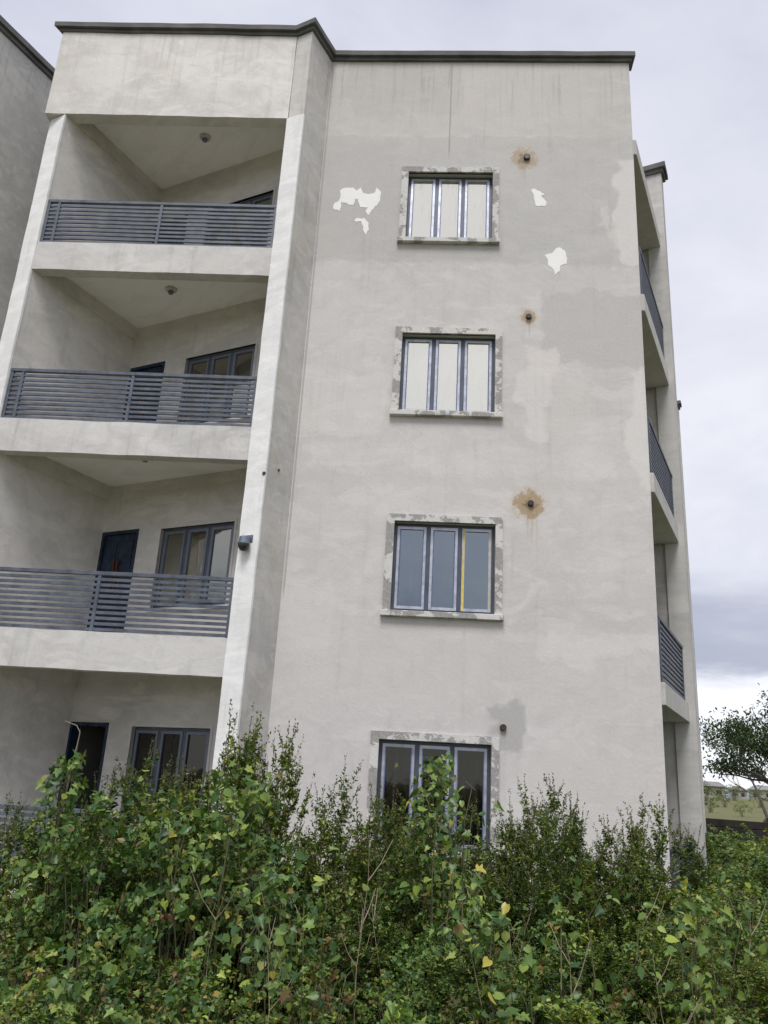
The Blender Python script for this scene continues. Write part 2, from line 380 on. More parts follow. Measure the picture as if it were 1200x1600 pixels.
def wall_holes(name, p, u, u0, u1, t, z0, z1, holes, mat, parent=None):
    u = A2(*u[:2]); n = perp(u); p = A2(*p[:2])
    xs = sorted({u0, u1, *[h[0] for h in holes], *[h[1] for h in holes]}); zs = sorted({z0, z1, *[h[2] for h in holes], *[h[3] for h in holes]})
    solid = lambda i, j: 0 <= i < len(xs) - 1 and 0 <= j < len(zs) - 1 and not any(h[0] - 1e-6 <= xs[i] and xs[i + 1] <= h[1] + 1e-6 and h[2] - 1e-6 <= zs[j] and zs[j + 1] <= h[3] + 1e-6 for h in holes)
    vid = {}; V = []; F = []
    def v(i, j, k):
        if (i, j, k) not in vid:
            q = p + u * xs[i] + n * (t * k); vid[(i, j, k)] = len(V); V.append((q[0], q[1], zs[j]))
        return vid[(i, j, k)]
    for i in range(len(xs) - 1):
        for j in range(len(zs) - 1):
            if not solid(i, j): continue
            F.append([v(i, j, 0), v(i + 1, j, 0), v(i + 1, j + 1, 0), v(i, j + 1, 0)])
            F.append([v(i, j + 1, 1), v(i + 1, j + 1, 1), v(i + 1, j, 1), v(i, j, 1)])
            if not solid(i - 1, j): F.append([v(i, j, 1), v(i, j, 0), v(i, j + 1, 0), v(i, j + 1, 1)])
            if not solid(i + 1, j): F.append([v(i + 1, j, 0), v(i + 1, j, 1), v(i + 1, j + 1, 1), v(i + 1, j + 1, 0)])
            if not solid(i, j - 1): F.append([v(i, j, 0), v(i, j, 1), v(i + 1, j, 1), v(i + 1, j, 0)])
            if not solid(i, j + 1): F.append([v(i, j + 1, 1), v(i, j + 1, 0), v(i + 1, j + 1, 0), v(i + 1, j + 1, 1)])
    return mesh(name, V, F, mat, parent)


def band_path(name, path, out, inn, z0, z1, mat, parent):
    """mitred band following a plan path; outward is to the right of the walking direction"""
    pts = [A2(*q[:2]) for q in path]; n = len(pts); L = []; R = []
    for i in range(n):
        us = []
        if i > 0: d = pts[i] - pts[i - 1]; us.append(d / np.linalg.norm(d))
        if i < n - 1: d = pts[i + 1] - pts[i]; us.append(d / np.linalg.norm(d))
        ns = [A2(d[1], -d[0]) for d in us]; m_ = sum(ns); m_ = m_ / np.linalg.norm(m_); k = 1 / max(.35, m_ @ ns[0])
        R.append(pts[i] + m_ * out * k); L.append(pts[i] - m_ * inn * k)
    V = []; F = []
    for i in range(n): V += [(*R[i], z0), (*R[i], z1), (*L[i], z1), (*L[i], z0)]
    for i in range(n - 1):
        a = 4 * i; b = a + 4
        F += [[a, b, b + 1, a + 1], [a + 1, b + 1, b + 2, a + 2], [a + 2, b + 2, b + 3, a + 3], [a + 3, b + 3, b, a]]
    F += [[0, 1, 2, 3], [4 * n - 1, 4 * n - 2, 4 * n - 3, 4 * n - 4]]
    return wobble(mesh(name, V, F, mat, parent), .008, .5)


def cyl(name, c, axis, r0, r1, h, mat, parent=None, seg=16, smooth=True):
    ax = Vector(axis).normalized(); q = ax.to_track_quat('Z', 'Y'); V = []; F = []
    for k, (r, z) in enumerate(((r0, 0), (r1, h))):
        for i in range(seg):
            a = 2 * math.pi * i / seg; p = q @ Vector((r * math.cos(a), r * math.sin(a), z)) + Vector(c); V.append(p)
    F = [[i, (i + 1) % seg, seg + (i + 1) % seg, seg + i] for i in range(seg)] + [list(range(seg))[::-1], list(range(seg, 2 * seg))]
    return mesh(name, V, F, mat, parent)


def ray(u, v):
    d = CF + CR * (u - 600) / PF - CU * (v - 800) / PF; return d / np.linalg.norm(d)
def at_dist(u, v, dist):           # a point on the pixel's ray at a horizontal distance (metres) from the camera
    d = ray(u, v); return CAM + d * dist / math.hypot(d[0], d[1])
def on_front(u, v):                # where the pixel's ray meets the front wall plane
    d = ray(u, v); q = CAM - d * (CAM[1] / d[1]); return q[0], q[2]

# ------------------------------------------------------------------ plan of the building (metres; x along the front wall, y into the picture)
H = 3.15
ANG = 0.407
D = A2(math.sin(ANG), math.cos(ANG)); S = A2(math.cos(ANG), -math.sin(ANG))   # the body's depth axis and cross axis (the street front is skewed)
X = A2(1, 0)
O = A2(0, 0); W = A2(5.361, 0)
FL, FW = .702, .315
Ee = -FL * D; G = Ee - FW * S          # square end of the dividing fin
B = A2(-4.442, -.584)                  # front corner of the balcony's left wall
ZT = 14.11
ZSB, ZST, ZRT = -.296, .227, 1.088
BD = 2.40                              # balcony depth along the left wall
frontu = (G - B) / np.linalg.norm(G - B)
LEN = np.linalg.norm(G - B)

# ground first
gm, t = material('ground_grass'); P = t.pos()
gcol = t.ramp(t.noise(P, .35, 6, .6), [(.3, (.085, .082, .040)), (.5, (.125, .112, .060)), (.7, (.18, .155, .088))])
gcol = t.mix(t.step(t.noise(P, .04, 4), .45, .6), gcol, (.145, .15, .072))
t.out(t.principled(gcol, .95, spec=.1, normal=t.bump(t.noise(P, 9, 5), .6, .05)))
gv = []; gf = []
gs = [-3000, -600, -150, -60, -30, -12, 0, 12, 30, 45, 60, 80, 110, 150, 200, 300, 600, 1500, 3000]
def gz(y): k = min(1, max(0, (y - 32) / 170)); return 2.3 * k * k * (3 - 2 * k)
for y in gs:
    for x in gs: gv.append((x, y, gz(y)))
nn = len(gs)
for j in range(nn - 1):
    for i in range(nn - 1): gf.append([j * nn + i, j * nn + i + 1, (j + 1) * nn + i + 1, (j + 1) * nn + i])
tag(mesh('ground', gv, gf, gm), kind='structure')

BLD = tag(empty('apartment_building'), 'four storey unpainted grey apartment building with skewed balconies and three pane windows', 'building')

# ---- front wall with its four windows (surround outline from the photograph, each a little out of line as built)
WIN = [dict(k=3, x0=1.405, x1=3.07, zb=10.19, zt=11.75, g='glass_bright'), dict(k=2, x0=1.445, x1=3.15, zb=7.02, zt=8.59, g='glass_mid'),
       dict(k=1, x0=1.475, x1=3.185, zb=3.88, zt=5.42, g='glass_grey'), dict(k=0, x0=1.42, x1=3.165, zb=.72, zt=2.29, g='glass_dark')]
holes = [(q['x0'] + .115, q['x1'] - .105, q['zb'] + .09, q['zt'] - .105) for q in WIN]
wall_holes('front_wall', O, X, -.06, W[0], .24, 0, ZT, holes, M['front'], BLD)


def window(p, u, x0, x1, z0, z1, glass, dep=.11, nb=3, tape=-1, sash='sash', film=True, open_top=False):
    """frame in an opening, three casements, each with its pane; n is into the wall"""
    fw = .045
    items = [(x0 + .002, x0 + fw, dep, dep + .07, z0 + .002, z1 - .002), (x1 - fw, x1 - .002, dep, dep + .07, z0 + .002, z1 - .002),
             (x0 + fw, x1 - fw, dep, dep + .07, z0 + .002, z0 + fw), (x0 + fw, x1 - fw, dep, dep + .07, z1 - fw, z1 - .002)]
    iw = (x1 - x0 - 2 * fw) / nb
    for i in range(1, nb): items.append((x0 + fw + iw * i - .028, x0 + fw + iw * i + .028, dep - .006, dep + .07, z0 + fw + .001, z1 - fw - .001))
    wn = boxes('window', p, u, items, M['frame'], BLD)
    for i in range(nb):
        a0 = x0 + fw + iw * i + (.032 if i else .004); a1 = x0 + fw + iw * (i + 1) - (.032 if i < nb - 1 else .004)
        c0, c1 = z0 + fw + .004, z1 - fw - .004; sw = .042; d0 = dep - .014
        boxes('sash', p, u, [(a0, a0 + sw, d0, dep + .04, c0, c1), (a1 - sw, a1, d0, dep + .04, c0, c1), (a0 + sw, a1 - sw, d0 + .001, dep + .04, c0, c0 + sw), (a0 + sw, a1 - sw, d0 + .001, dep + .04, c1 - sw, c1)], M[sash], wn)
        if film:
            fk = 'tape' if i == tape else 'film'
            boxes('protective_film', p, u, [(a0 + sw - .004, a0 + sw + .010, d0 - .003, d0 + .02, c0 + sw, c1 - sw), (a1 - sw - .010, a1 - sw + .004, d0 - .003, d0 + .02, c0 + sw, c1 - sw)] if fk == 'film' else
                  [(a0 + .012, a0 + .036, d0 - .004, d0 - .0005, c0 + .01, c1 - .01), (a1 - .028, a1 - .016, d0 - .004, d0 - .0005, c0 + .03, c1 - .05)], M[fk], wn)
        obox('pane', p, u, a0 + sw - .004, a1 - sw + .004, dep + .012, dep + .018, c0 + sw - .004, c1 - sw + .004, M[glass], wn)
    return wn


for q, h in zip(WIN, holes):
    wn = window(O, X, *h, q['g'], tape=2 if q['k'] == 1 else -1)
    x0, x1, zb, zt = q['x0'], q['x1'], q['zb'], q['zt']
    boxes('surround', O, X, [(x0, h[0], -.035, .03, zb + .085, zt), (h[1], x1, -.035, .03, zb + .085, zt), (h[0], h[1], -.034, .03, h[3], zt)], M['surround'], wn)
    obox('sill', O, X, x0 - .02, x1 + .02, -.085, .10, zb, zb + .082, M['surround'], wn, .006)

# air conditioner sleeves: stubs of pipe in the wall
for (u, v, r) in ((823, 247, .055), (826, 496, .042), (829, 787, .042), (786, 1137, .045)):
    x, z = on_front(u, v)
    c = cyl('pipe_stub', (x, -.045, z), (0, 1, 0), r, r, .12, M['pipe'], BLD)
    cyl('bore_shade_disc', (x, -.0475, z), (0, 1, 0), r * .75, r * .75, .004, M['darkplastic'], c)  # dark disc coloured as the shade inside the pipe

# white filler patches trowelled on the wall (outlines as in the photograph)
def fleck(pts, n=2):
    q = [on_front(u, v) for u, v in pts]; rng = random.Random(len(pts) * 7 + int(pts[0][0]))
    q2 = list(q)
    for lev in range(2):
      q = q2; q2 = []
      for i in range(len(q)):
          a, b = q[i], q[(i + 1) % len(q)]; q2.append(a)
          m_ = ((a[0] + b[0]) / 2, (a[1] + b[1]) / 2); L_ = math.hypot(b[0] - a[0], b[1] - a[1])
          q2.append((m_[0] + rng.uniform(-.13, .13) * L_, m_[1] + rng.uniform(-.13, .13) * L_))
    V = [(x, -.004, z) for x, z in q2] + [(x, .004, z) for x, z in q2]; k = len(q2)
    from mathutils.geometry import tessellate_polygon
    tri = tessellate_polygon([[Vector((x, z, 0)) for x, z in q2]])
    F = []
    for a, b, c in tri:
        cr_ = (q2[b][0] - q2[a][0]) * (q2[c][1] - q2[a][1]) - (q2[b][1] - q2[a][1]) * (q2[c][0] - q2[a][0])
        F.append([a, b, c] if cr_ > 0 else [a, c, b])
    ar_ = sum(q2[i][0] * q2[(i + 1) % k][1] - q2[(i + 1) % k][0] * q2[i][1] for i in range(k))
    for i in range(k): F.append([i, k + i, k + (i + 1) % k, (i + 1) % k] if ar_ > 0 else [(i + 1) % k, k + (i + 1) % k, k + i, i])
    mesh('filler_patch', V, F, M['fleck'], BLD)


sc_ = 260 / 1156.
fx = lambda L: [(440 + a * sc_, 90 + b * sc_) for a, b in L]
fleck(fx([(405, 925), (440, 905), (495, 903), (520, 925), (550, 903), (565, 940), (640, 945), (660, 905), (692, 940), (680, 1000), (640, 1050), (605, 1095), (582, 1065), (600, 1042), (545, 1040), (530, 985), (510, 985), (500, 1025), (450, 1010), (412, 1005), (405, 1065), (362, 1055), (368, 1010), (400, 990)]))
fleck(fx([(505, 1130), (530, 1113), (580, 1118), (605, 1150), (608, 1195), (585, 1235), (565, 1195), (555, 1140), (520, 1142)]))
sc2 = 120 / 873.
fy = lambda L: [(780 + a * sc2, 220 + b * sc2) for a, b in L]
fleck(fy([(362, 560), (390, 543), (450, 570), (515, 612), (478, 625), (535, 690), (530, 738), (420, 742), (395, 660)]))
fleck(fy([(518, 1300), (600, 1278), (650, 1220), (690, 1212), (745, 1250), (770, 1330), (765, 1400), (700, 1420), (690, 1480), (628, 1530), (595, 1440), (555, 1420)]))

# ---- dividing fin, left wall, white skimmed ends
obox('fin_wall', G, D, 0, 3.4, -FW, 0, 0, ZT, M['fin'], BLD, .006)
wobble(obox('white_strip', G, S, -.010, FW + .010, -.018, .02, 0, 12.27, M['white'], BLD), .009)
obox('left_wall', B, D, 0, 19.2, 0, FW, 0, ZT, M['balwall'], BLD, .006)
wobble(obox('white_strip', B - FW * S, S, -.010, FW + .010, -.018, .02, 0, 12.27, M['white'], BLD), .009)
# parapet over the balconies, also the beam over the top opening
Lp = B - frontu * .36
wobble(prism('parapet', [Lp - perp(frontu) * .02, G - perp(frontu) * .012, G + perp(frontu) * .21, Lp + perp(frontu) * .21], 12.284, ZT, M['parapet'], BLD), .010)
# ---- balcony slabs, edge beams, ceilings, railings, back wall
inner = [B + .2 * D - .06 * S, G + .2 * D + .06 * S, G + (BD - 1.593 + .05) * D + .06 * S, B + (BD + .05) * D - .06 * S]
for k in range(0, 5):
    z = k * H
    if k == 0: prism('floor_slab', [B - .05 * S, G + .05 * S, inner[2], inner[3]], 0, ZST, M['beam'], BLD)
    elif k < 4:
        prism('balcony_slab', inner, z - .03, z + .15, M['mesh_fl'], BLD)
        wobble(prism('edge_beam', [B + frontu * .004 - perp(frontu) * .004, G - frontu * .003 - perp(frontu) * .004, G + perp(frontu) * .2 + frontu * .1, B + perp(frontu) * .2 - frontu * .02], z + ZSB, z + ZST, M['beam'], BLD), .012)
    if k: prism('ceiling_panel', inner, z - .045, z - .031, M['ceiling'], BLD)
    if k:  # down-stand beam along the left wall and the back wall
        obox('wall_beam', B, D, .15, BD, -.03, .02, z - .30, z - .04, M['balwall'], BLD)


def railing(p, u, L_, z0, z1, nbars, parent, n_off=.06, posts=(.0, .5, 1.0)):
    p = A2(*p) + perp(u) * n_off
    r = obox('railing', p, u, .004, L_ - .004, -.028, .028, z1 - .055, z1, M['rail'], parent, .004)
    dz = (z1 - .075 - z0) / nbars
    me = None
    for i in range(nbars):
        zz = z0 + .02 + dz * i
        if me is None:
            b_ = obox('bar', p, u, .006, L_ - .006, -.014, .014, zz, zz + .042, M['rail'], r); me = b_.data; zb = zz
        else:
            b_ = link('bar', me, r); b_.location = (0, 0, zz - zb)
    for f_ in posts:
        a = .03 + (L_ - .06) * f_
        obox('post', p, u, a - .022, a + .022, -.0235, .0235, z0 - .01, z1 - .058, M['rail'], r)
    return r


for k in range(4): railing(B + frontu * .01, frontu, LEN - .02, k * H + ZST, k * H + ZRT, 10, BLD, posts=(0.0, .045, .5, 1.0))

bo = B + BD * D
bholes = []
for k in range(4): bholes += [(.02, .83, k * H + ZST, k * H + 2.27), (1.31, 2.79, k * H + .90, k * H + 2.225)]
wall_holes('back_wall', bo, S, -.05, 3.58, .23, 0.1, 12.6, bholes, M['balwall'], BLD)
for k in range(4):
    z = k * H
    window(bo, S, 1.31, 2.79, z + .90, z + 2.225, 'glass_balc' if k else 'glass_dark', dep=.06, sash='sashdark', film=False)
    boxes('window_trim', bo, S, [(1.27, 1.31, -.012, .05, z + .88, z + 2.265), (2.79, 2.83, -.012, .05, z + .88, z + 2.265), (1.31, 2.79, -.011, .05, z + 2.225, z + 2.265), (1.25, 2.85, -.04, .05, z + .84, z + .88)], M['balwall'], BLD)
    # door: frame, and but for the ground floor two leaves
    fr = boxes('door', bo, S, [(.022, .07, -.01, .16, z + ZST + .002, z + 2.268), (.78, .828, -.01, .16, z + ZST + .002, z + 2.268), (.07, .78, -.009, .16, z + 2.21, z + 2.268)], M['door'], BLD)
    if k:
        for i in range(2):
            a0 = .072 + i * .354; it = [(a0 + .002, a0 + .350, .03, .07, z + ZST + .01, z + 2.205)]
            for (c0, c1) in ((.12, .62), (.74, 1.25), (1.36, 1.86)): it.append((a0 + .055, a0 + .295, .018, .031, z + ZST + c0, z + ZST + c1))
            lf = boxes('door_leaf', bo, S, it, M['door'], fr)
            ha = .39 if i == 0 else .46
            boxes('door_handle', bo, S, [(ha - .012, ha + .012, -.02, 0.0, z + 1.25, z + 1.75), (ha - .008, ha + .008, 0.0, .031, z + 1.28, z + 1.30), (ha - .008, ha + .008, 0.0, .031, z + 1.70, z + 1.72)], M['doorhandle'], fr)

# ---- right side: recessed side balconies between the front wall and the rear fin
RD = 3.05
inr = W - 1.35 * S
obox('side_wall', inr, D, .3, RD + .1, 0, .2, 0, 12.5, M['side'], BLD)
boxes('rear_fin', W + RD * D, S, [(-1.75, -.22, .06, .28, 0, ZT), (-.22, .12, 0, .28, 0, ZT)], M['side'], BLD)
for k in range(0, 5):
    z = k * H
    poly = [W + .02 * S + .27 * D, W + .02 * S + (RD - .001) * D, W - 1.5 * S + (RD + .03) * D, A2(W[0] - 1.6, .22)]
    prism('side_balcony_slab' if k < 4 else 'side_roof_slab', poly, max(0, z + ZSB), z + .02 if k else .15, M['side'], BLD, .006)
    if k < 4: railing(W + .02 * S + .30 * D, D, RD - .33, z + .04, z + .98, 11, BLD, n_off=.06, posts=(0, .97))
# rear part of the body
obox('rear_side_wall', W + (RD + .28) * D - 1.75 * S, D, 0, 11.4, 0, .2, 0, ZT, M['side'], BLD)
obox('rear_corner_fin', W + 14.6 * D, S, -1.95, -.97, 0, .24, 0, ZT, M['side'], BLD)
rb0 = W + 14.8 * D - 1.9 * S; rb1 = B + 19.2 * D - .1 * S
ru = (rb1 - rb0) / np.linalg.norm(rb1 - rb0)
obox('rear_wall', rb0, ru, 0, float(np.linalg.norm(rb1 - rb0)), -.2, 0, 0, ZT - .01, M['side'], BLD)
roof = [B + .1 * D - .1 * S, G + .1 * D + .1 * S, O + A2(-.1, .12), W + A2(-.15, .12), W - 1.45 * S + (RD + .1) * D, W - 1.85 * S + 14.7 * D, B + 19.1 * D - .1 * S]
prism('roof_slab', roof, 12.60, 12.74, M['mesh_fl'], BLD)
intr = [bo + .15 * D - .05 * S, bo + 3.6 * S + .15 * D, O + A2(.06, .2), W + A2(-1.5, .2), W - 1.45 * S + (RD + .1) * D, W - 1.85 * S + 14.7 * D, B + 19.1 * D - .1 * S]
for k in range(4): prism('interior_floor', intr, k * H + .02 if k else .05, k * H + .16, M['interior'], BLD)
obox('added_partition', O + 4.2 * D - 4 * S, S, -.6, 7.6, 0, .15, .1, 12.55, M['interior'], BLD)  # added partition so the rooms behind the openings read dark

obox('added_partition', bo + 1.3 * D, S, -.04, 3.7, 0, .12, .17, 12.58, M['interior'], BLD)  # second partition, added close behind the doorway to darken it
obox('shade_lining', B, D, BD + .235, BD + 1.29, -.02, .01, .17, 12.58, M['interior'], BLD)  # added dark sheet over the wall, stands in for shade indoors
# ---- coping: two stepped cement bands
path = [Lp + D * 4.0, Lp, G, Ee, O, W, W + A2(0, .24)]
band_path('coping', path, .045, .20, ZT + .001, ZT + .065, M['coping'], BLD)
band_path('coping', path, .10, .22, ZT + .066, ZT + .165, M['coping'], BLD)
pf = [W + RD * D - 1.7 * S, W + RD * D + .12 * S, W + (RD + .28) * D + .12 * S, W + (RD + .28) * D - 1.7 * S]
for o_, z0, z1 in ((.05, .001, .085), (.10, .086, .20)):
    band_path('coping', pf, o_, .12, ZT + z0, ZT + z1, M['coping'], BLD)
    band_path('coping', [W + 14.6 * D - 1.7 * S, W + 14.6 * D - .97 * S, W + 14.84 * D - .97 * S], o_, .12, ZT + z0, ZT + z1, M['coping'], BLD)

# ---- fittings on the building
def ceiling_lamp(u, v, k, label):
    z = k * H - .047; d = ray(u, v); q = CAM + d * ((z - .06 - CAM[2]) / d[2])
    r = empty('ceiling_lamp', (q[0], q[1], z)); tag(r, label, 'lamp', 'round ceiling lamps under the balcony soffits')
    a = cyl('base', (0, 0, 0), (0, 0, -1), .10, .095, .035, M['lampwhite'], r); cyl('holder', (0, 0, -.035), (0, 0, -1), .055, .04, .06, M['sashdark'], r)
    cyl('collar', (0, 0, -.035), (0, 0, -1), .075, .06, .018, M['lampwhite'], r)
ceiling_lamp(320, 218, 4, 'small round lamp under the roof soffit of the top balcony')
ceiling_lamp(267, 456, 3, 'small round lamp on the ceiling above the second highest balcony')
ceiling_lamp(227, 718, 2, 'small round lamp on the ceiling above the lowest balcony with a railing')

sp_ = Ee - .155 * S - .012 * D
sec = empty('security_light', (sp_[0], sp_[1], 4.66)); tag(sec, 'dark security light with loose wires on the white wall end', 'light')
def sbox(name, a0, a1, n0, n1, z0, z1, mat, bev=.004): return obox(name, (0, 0), S, a0, a1, n0, n1, z0, z1, M[mat], sec, bev)
sbox('back_plate', -.075, .075, -.012, 0, .06, .17, 'sashdark')
sbox('bracket', -.03, .03, -.11, -.013, .10, .135, 'sashdark')
hp = (-.10 * D[0], -.10 * D[1])
cyl('housing', (hp[0], hp[1], .015), (0, 0, 1), .085, .07, .10, M['sashdark'], sec, 18)
def dome(name, c, r, mat, parent):
    V = []; F = []; ns, nr = 16, 7
    for i in range(nr + 1):
        ph = i / nr * math.pi * .5
        for k in range(ns): V.append((c[0] + r * math.cos(ph) * math.cos(6.2832 * k / ns), c[1] + r * math.cos(ph) * math.sin(6.2832 * k / ns), c[2] - 1.25 * r * math.sin(ph)))
    for i in range(nr):
        for k in range(ns): F.append([i * ns + k, (i + 1) * ns + k, (i + 1) * ns + (k + 1) % ns, i * ns + (k + 1) % ns])
    return mesh(name, V, F, mat, parent, True)
dome('lens_dome', (hp[0], hp[1], .014), .083, M['darkplastic'], sec)
sbox('sensor', -.13, -.085, -.085, -.02, .055, .115, 'sash')
def tube(name, pts, r, mat, parent=None, seg=5):
    V, F = tube_geo([np.array(p, float) for p in pts], r if isinstance(r, (list, tuple)) else [r] * len(pts), seg, 0)
    return mesh(name, V, F, mat, parent)
def tube_geo(pts, rad, seg, base):
    V = []; F = []
    for i, p in enumerate(pts):
        t_ = pts[min(i + 1, len(pts) - 1)] - pts[max(i - 1, 0)]; t_ = t_ / (np.linalg.norm(t_) + 1e-9)
        a = np.cross(t_, (0.31, .95, .05)); a /= np.linalg.norm(a) + 1e-9; b_ = np.cross(t_, a)
        for k in range(seg):
            an = 2 * math.pi * k / seg; V.append(p + rad[i] * (a * math.cos(an) + b_ * math.sin(an)))
    for i in range(len(pts) - 1):
        for k in range(seg):
            F.append([base + i * seg + k, base + i * seg + (k + 1) % seg, base + (i + 1) * seg + (k + 1) % seg, base + (i + 1) * seg + k])
    return V, F
n3 = lambda a, nn_, z: (S[0] * a + D[0] * nn_, S[1] * a + D[1] * nn_, z)
tube('wire', [n3(-.05, -.01, .13), n3(-.10, -.05, .15), n3(-.15, -.05, .11), n3(-.13, -.03, .06)], .006, M['wire'], sec)
tube('wire', [n3(-.02, -.02, .14), n3(-.05, -.08, .17), n3(-.09, -.07, .12), n3(-.04, -.06, .09)], .005, M['wire'], sec)
# small bore holes shown by dark discs, the shade inside put into the colour
hh = Ee + .012 * D - .0 * S
for (p_, ax_, z, r) in ((Ee - .012 * S - .012 * D, -D, 5.75, .03), (Ee + .317 * D + .004 * S, S, 5.92, .022)):
    cyl('hole_disc', (p_[0], p_[1], z), (ax_[0], ax_[1], 0), r, r * .9, .012, M['darkplastic'], BLD, 10)

# ------------------------------------------------------------------ neighbouring block
NB = tag(empty('neighbouring_building', (*(B - 1.46 * S - 2.0 * D), 0)), 'plain grey rendered flank wall of the neighbouring block with dark coping', 'building')
no = (0, 0)
obox('flank_wall', no, D, 0, 18, 0, .3, 0, 14.2, M['neigh'], NB)
obox('front_wall', A2(0, 0) - .3 * S, -S, 0, 9, -.3, 0, 0, 14.2, M['neigh'], NB)
obox('rear_wall', A2(0, 0) + 17.7 * D - .3 * S, -S, 0, 9, -.3, -.0, 0, 14.2, M['neigh'], NB)
prism('roof_slab', [A2(0, 0) - .2 * S + .1 * D, A2(0, 0) - .2 * S + 17.8 * D, -9.2 * S + 17.8 * D, -9.2 * S + .1 * D], 12.7, 12.9, M['mesh_fl'], NB)
for o_, z0, z1 in ((.045, 14.2, 14.285), (.10, 14.286, 14.40)):
    band_path('coping', [-9.3 * S, A2(0, 0), 18 * D], o_, .22, z0, z1, M['coping'], NB)

# ------------------------------------------------------------------ far setting
PW = empty('perimeter_wall', (0, 0, 0)); tag(PW, 'low dark weathered block wall at the edge of the plot', 'wall')
a_ = at_dist(1040, 1300, 29); b_ = at_dist(1420, 1300, 26)
pu = A2(b_[0] - a_[0], b_[1] - a_[1]); PL = float(np.linalg.norm(pu)); pu /= PL
M['oldblock'] = simple('old_block', (.030, .025, .021), .95, var=.6, scale=2.5, bump=.6)
me_b = {}
bl, bh = .45, .225
PW.location = (a_[0], a_[1], 0)
rng = random.Random(4)
for r_ in range(5):
    x = -(r_ % 2) * bl / 2
    while x < PL:
        L_ = bl - .015
        if 'b' not in me_b:
            o_ = obox('block', (0, 0), pu, 0, L_, 0, .2, 0, bh - .014, M['oldblock'], PW, .01); me_b['b'] = o_.data
        else: o_ = link('block', me_b['b'], PW)
        q = pu * x + perp(pu) * rng.uniform(-.008, .008); o_.location = (q[0], q[1], r_ * bh)
        x += bl
obox('mortar_core', (0, 0), pu, 0, PL, .015, .18, 0, 5 * bh - .02, M['oldblock'], PW)
# far low houses
def far_house(u, v0, dist, w_, d_, h_, wallc, roofc, label, nwin):
    q = at_dist(u, v0, dist); r = empty('far_house', (q[0], q[1], gz(q[1]) - .1)); tag(r, label, 'house', None)
    uu = A2(.95, -.3); uu /= np.linalg.norm(uu)
    m1 = simple('far_wall_' + str(int(u)), wallc, .9, var=.1, scale=.5); m2 = simple('far_roof_' + str(int(u)), roofc, .8, var=.2, scale=.5)
    wn = [( (i + .28) * w_ / nwin, (i + .72) * w_ / nwin, h_ * .35, h_ * .72) for i in range(nwin)]
    wall_holes('wall', (0, 0), uu, 0, w_, .3, 0, h_, wn, m1, r)
    obox('body', (0, 0), uu, .1, w_ - .1, .5, d_, 0, h_ - .05, m1, r)
    for c in wn: obox('window', (0, 0), uu, c[0], c[1], .18, .22, c[2], c[3], M['glass_dark'], r)
    n_ = perp(uu); V = []
    for a, b_, z in ((-.5, -.5, h_), (w_ + .5, -.5, h_), (w_ + .5, d_ + .5, h_), (-.5, d_ + .5, h_), (1.5, d_ / 2, h_ + 1.3), (w_ - 1.5, d_ / 2, h_ + 1.3)):
        p_ = uu * a + n_ * b_; V.append((p_[0], p_[1], z))
    mesh('roof', V, [[0, 1, 5, 4], [1, 2, 5], [2, 3, 4, 5], [3, 0, 4], [3, 2, 1, 0]], m2, r)
far_house(1092, 1240, 260, 7, 6, 3.2, (.27, .25, .22), (.20, .195, .195), 'long cream house far across the field beside the building corner', 2)
far_house(1140, 1240, 290, 5, 6, 2.8, (.30, .29, .28), (.13, .11, .10), 'small grey house far across the field behind the tree', 2)
far_house(1172, 1240, 270, 6.5, 6, 3.0, (.30, .285, .265), (.20, .22, .21), 'pale house far across the field behind the tree trunk', 2)
# low hills at the horizon
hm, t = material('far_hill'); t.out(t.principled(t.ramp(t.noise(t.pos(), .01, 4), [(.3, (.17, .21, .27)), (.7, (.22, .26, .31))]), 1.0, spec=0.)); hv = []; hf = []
rng = random.Random(9)
for i in range(61):
    an = math.radians(-60 + i * 2.0); rr = 2200
    hz = 38 + 30 * math.sin(i * .55) + 14 * math.sin(i * 1.7 + 1) + rng.uniform(-4, 4)
    for (r2, z) in ((rr, -2), (rr + 200, max(8, hz)), (rr + 500, -2)): hv.append((CAM[0] + math.sin(an) * r2, CAM[1] + math.cos(an) * r2, z))
for i in range(60):
    for k in range(2): hf.append([i * 3 + k, (i + 1) * 3 + k, (i + 1) * 3 + k + 1, i * 3 + k + 1])
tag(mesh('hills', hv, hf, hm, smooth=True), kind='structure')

# ------------------------------------------------------------------ vegetation
LANCE = (np.array([(0, 0, 0), (.5, .42, .10), (0, 1, -.10), (-.5, .42, .10)], float), [np.array([(0, 1, 2), (0, 2, 3)])])
OVAL = (np.array([(0, 0, 0), (.42, .25, .07), (.45, .6, .05), (0, 1, -.12), (-.45, .6, .05), (-.42, .25, .07), (0, .5, -.02)], float), [np.array([(0, 1, 6), (1, 2, 6), (2, 3, 6), (3, 4, 6), (4, 5, 6), (5, 0, 6)])])
HEART = (np.array([(0, .0, 0), (.30, -.14, .04), (.55, .12, .06), (.50, .48, .02), (.22, .82, -.06), (0, 1.05, -.16), (-.22, .82, -.06), (-.50, .48, .02), (-.55, .12, .06), (-.30, -.14, .04), (0, .45, -.05)], float),
         [np.array([(0, 1, 10), (1, 2, 10), (2, 3, 10), (3, 4, 10), (4, 5, 10), (5, 6, 10), (6, 7, 10), (7, 8, 10), (8, 9, 10), (9, 0, 10)])])

LOBED = (np.array([(0, .02, 0), (.20, -.12, .05), (.50, -.04, .10), (.38, .20, .02), (.62, .44, .10), (.30, .52, 0), (.20, .78, -.05), (0, 1.05, -.18), (-.20, .78, -.05), (-.30, .52, 0), (-.62, .44, .10), (-.38, .20, .02), (-.50, -.04, .10), (-.20, -.12, .05), (0, .40, -.06)], float),
         [np.array([(i, i + 1, 14) for i in range(13)] + [(13, 0, 14)])])


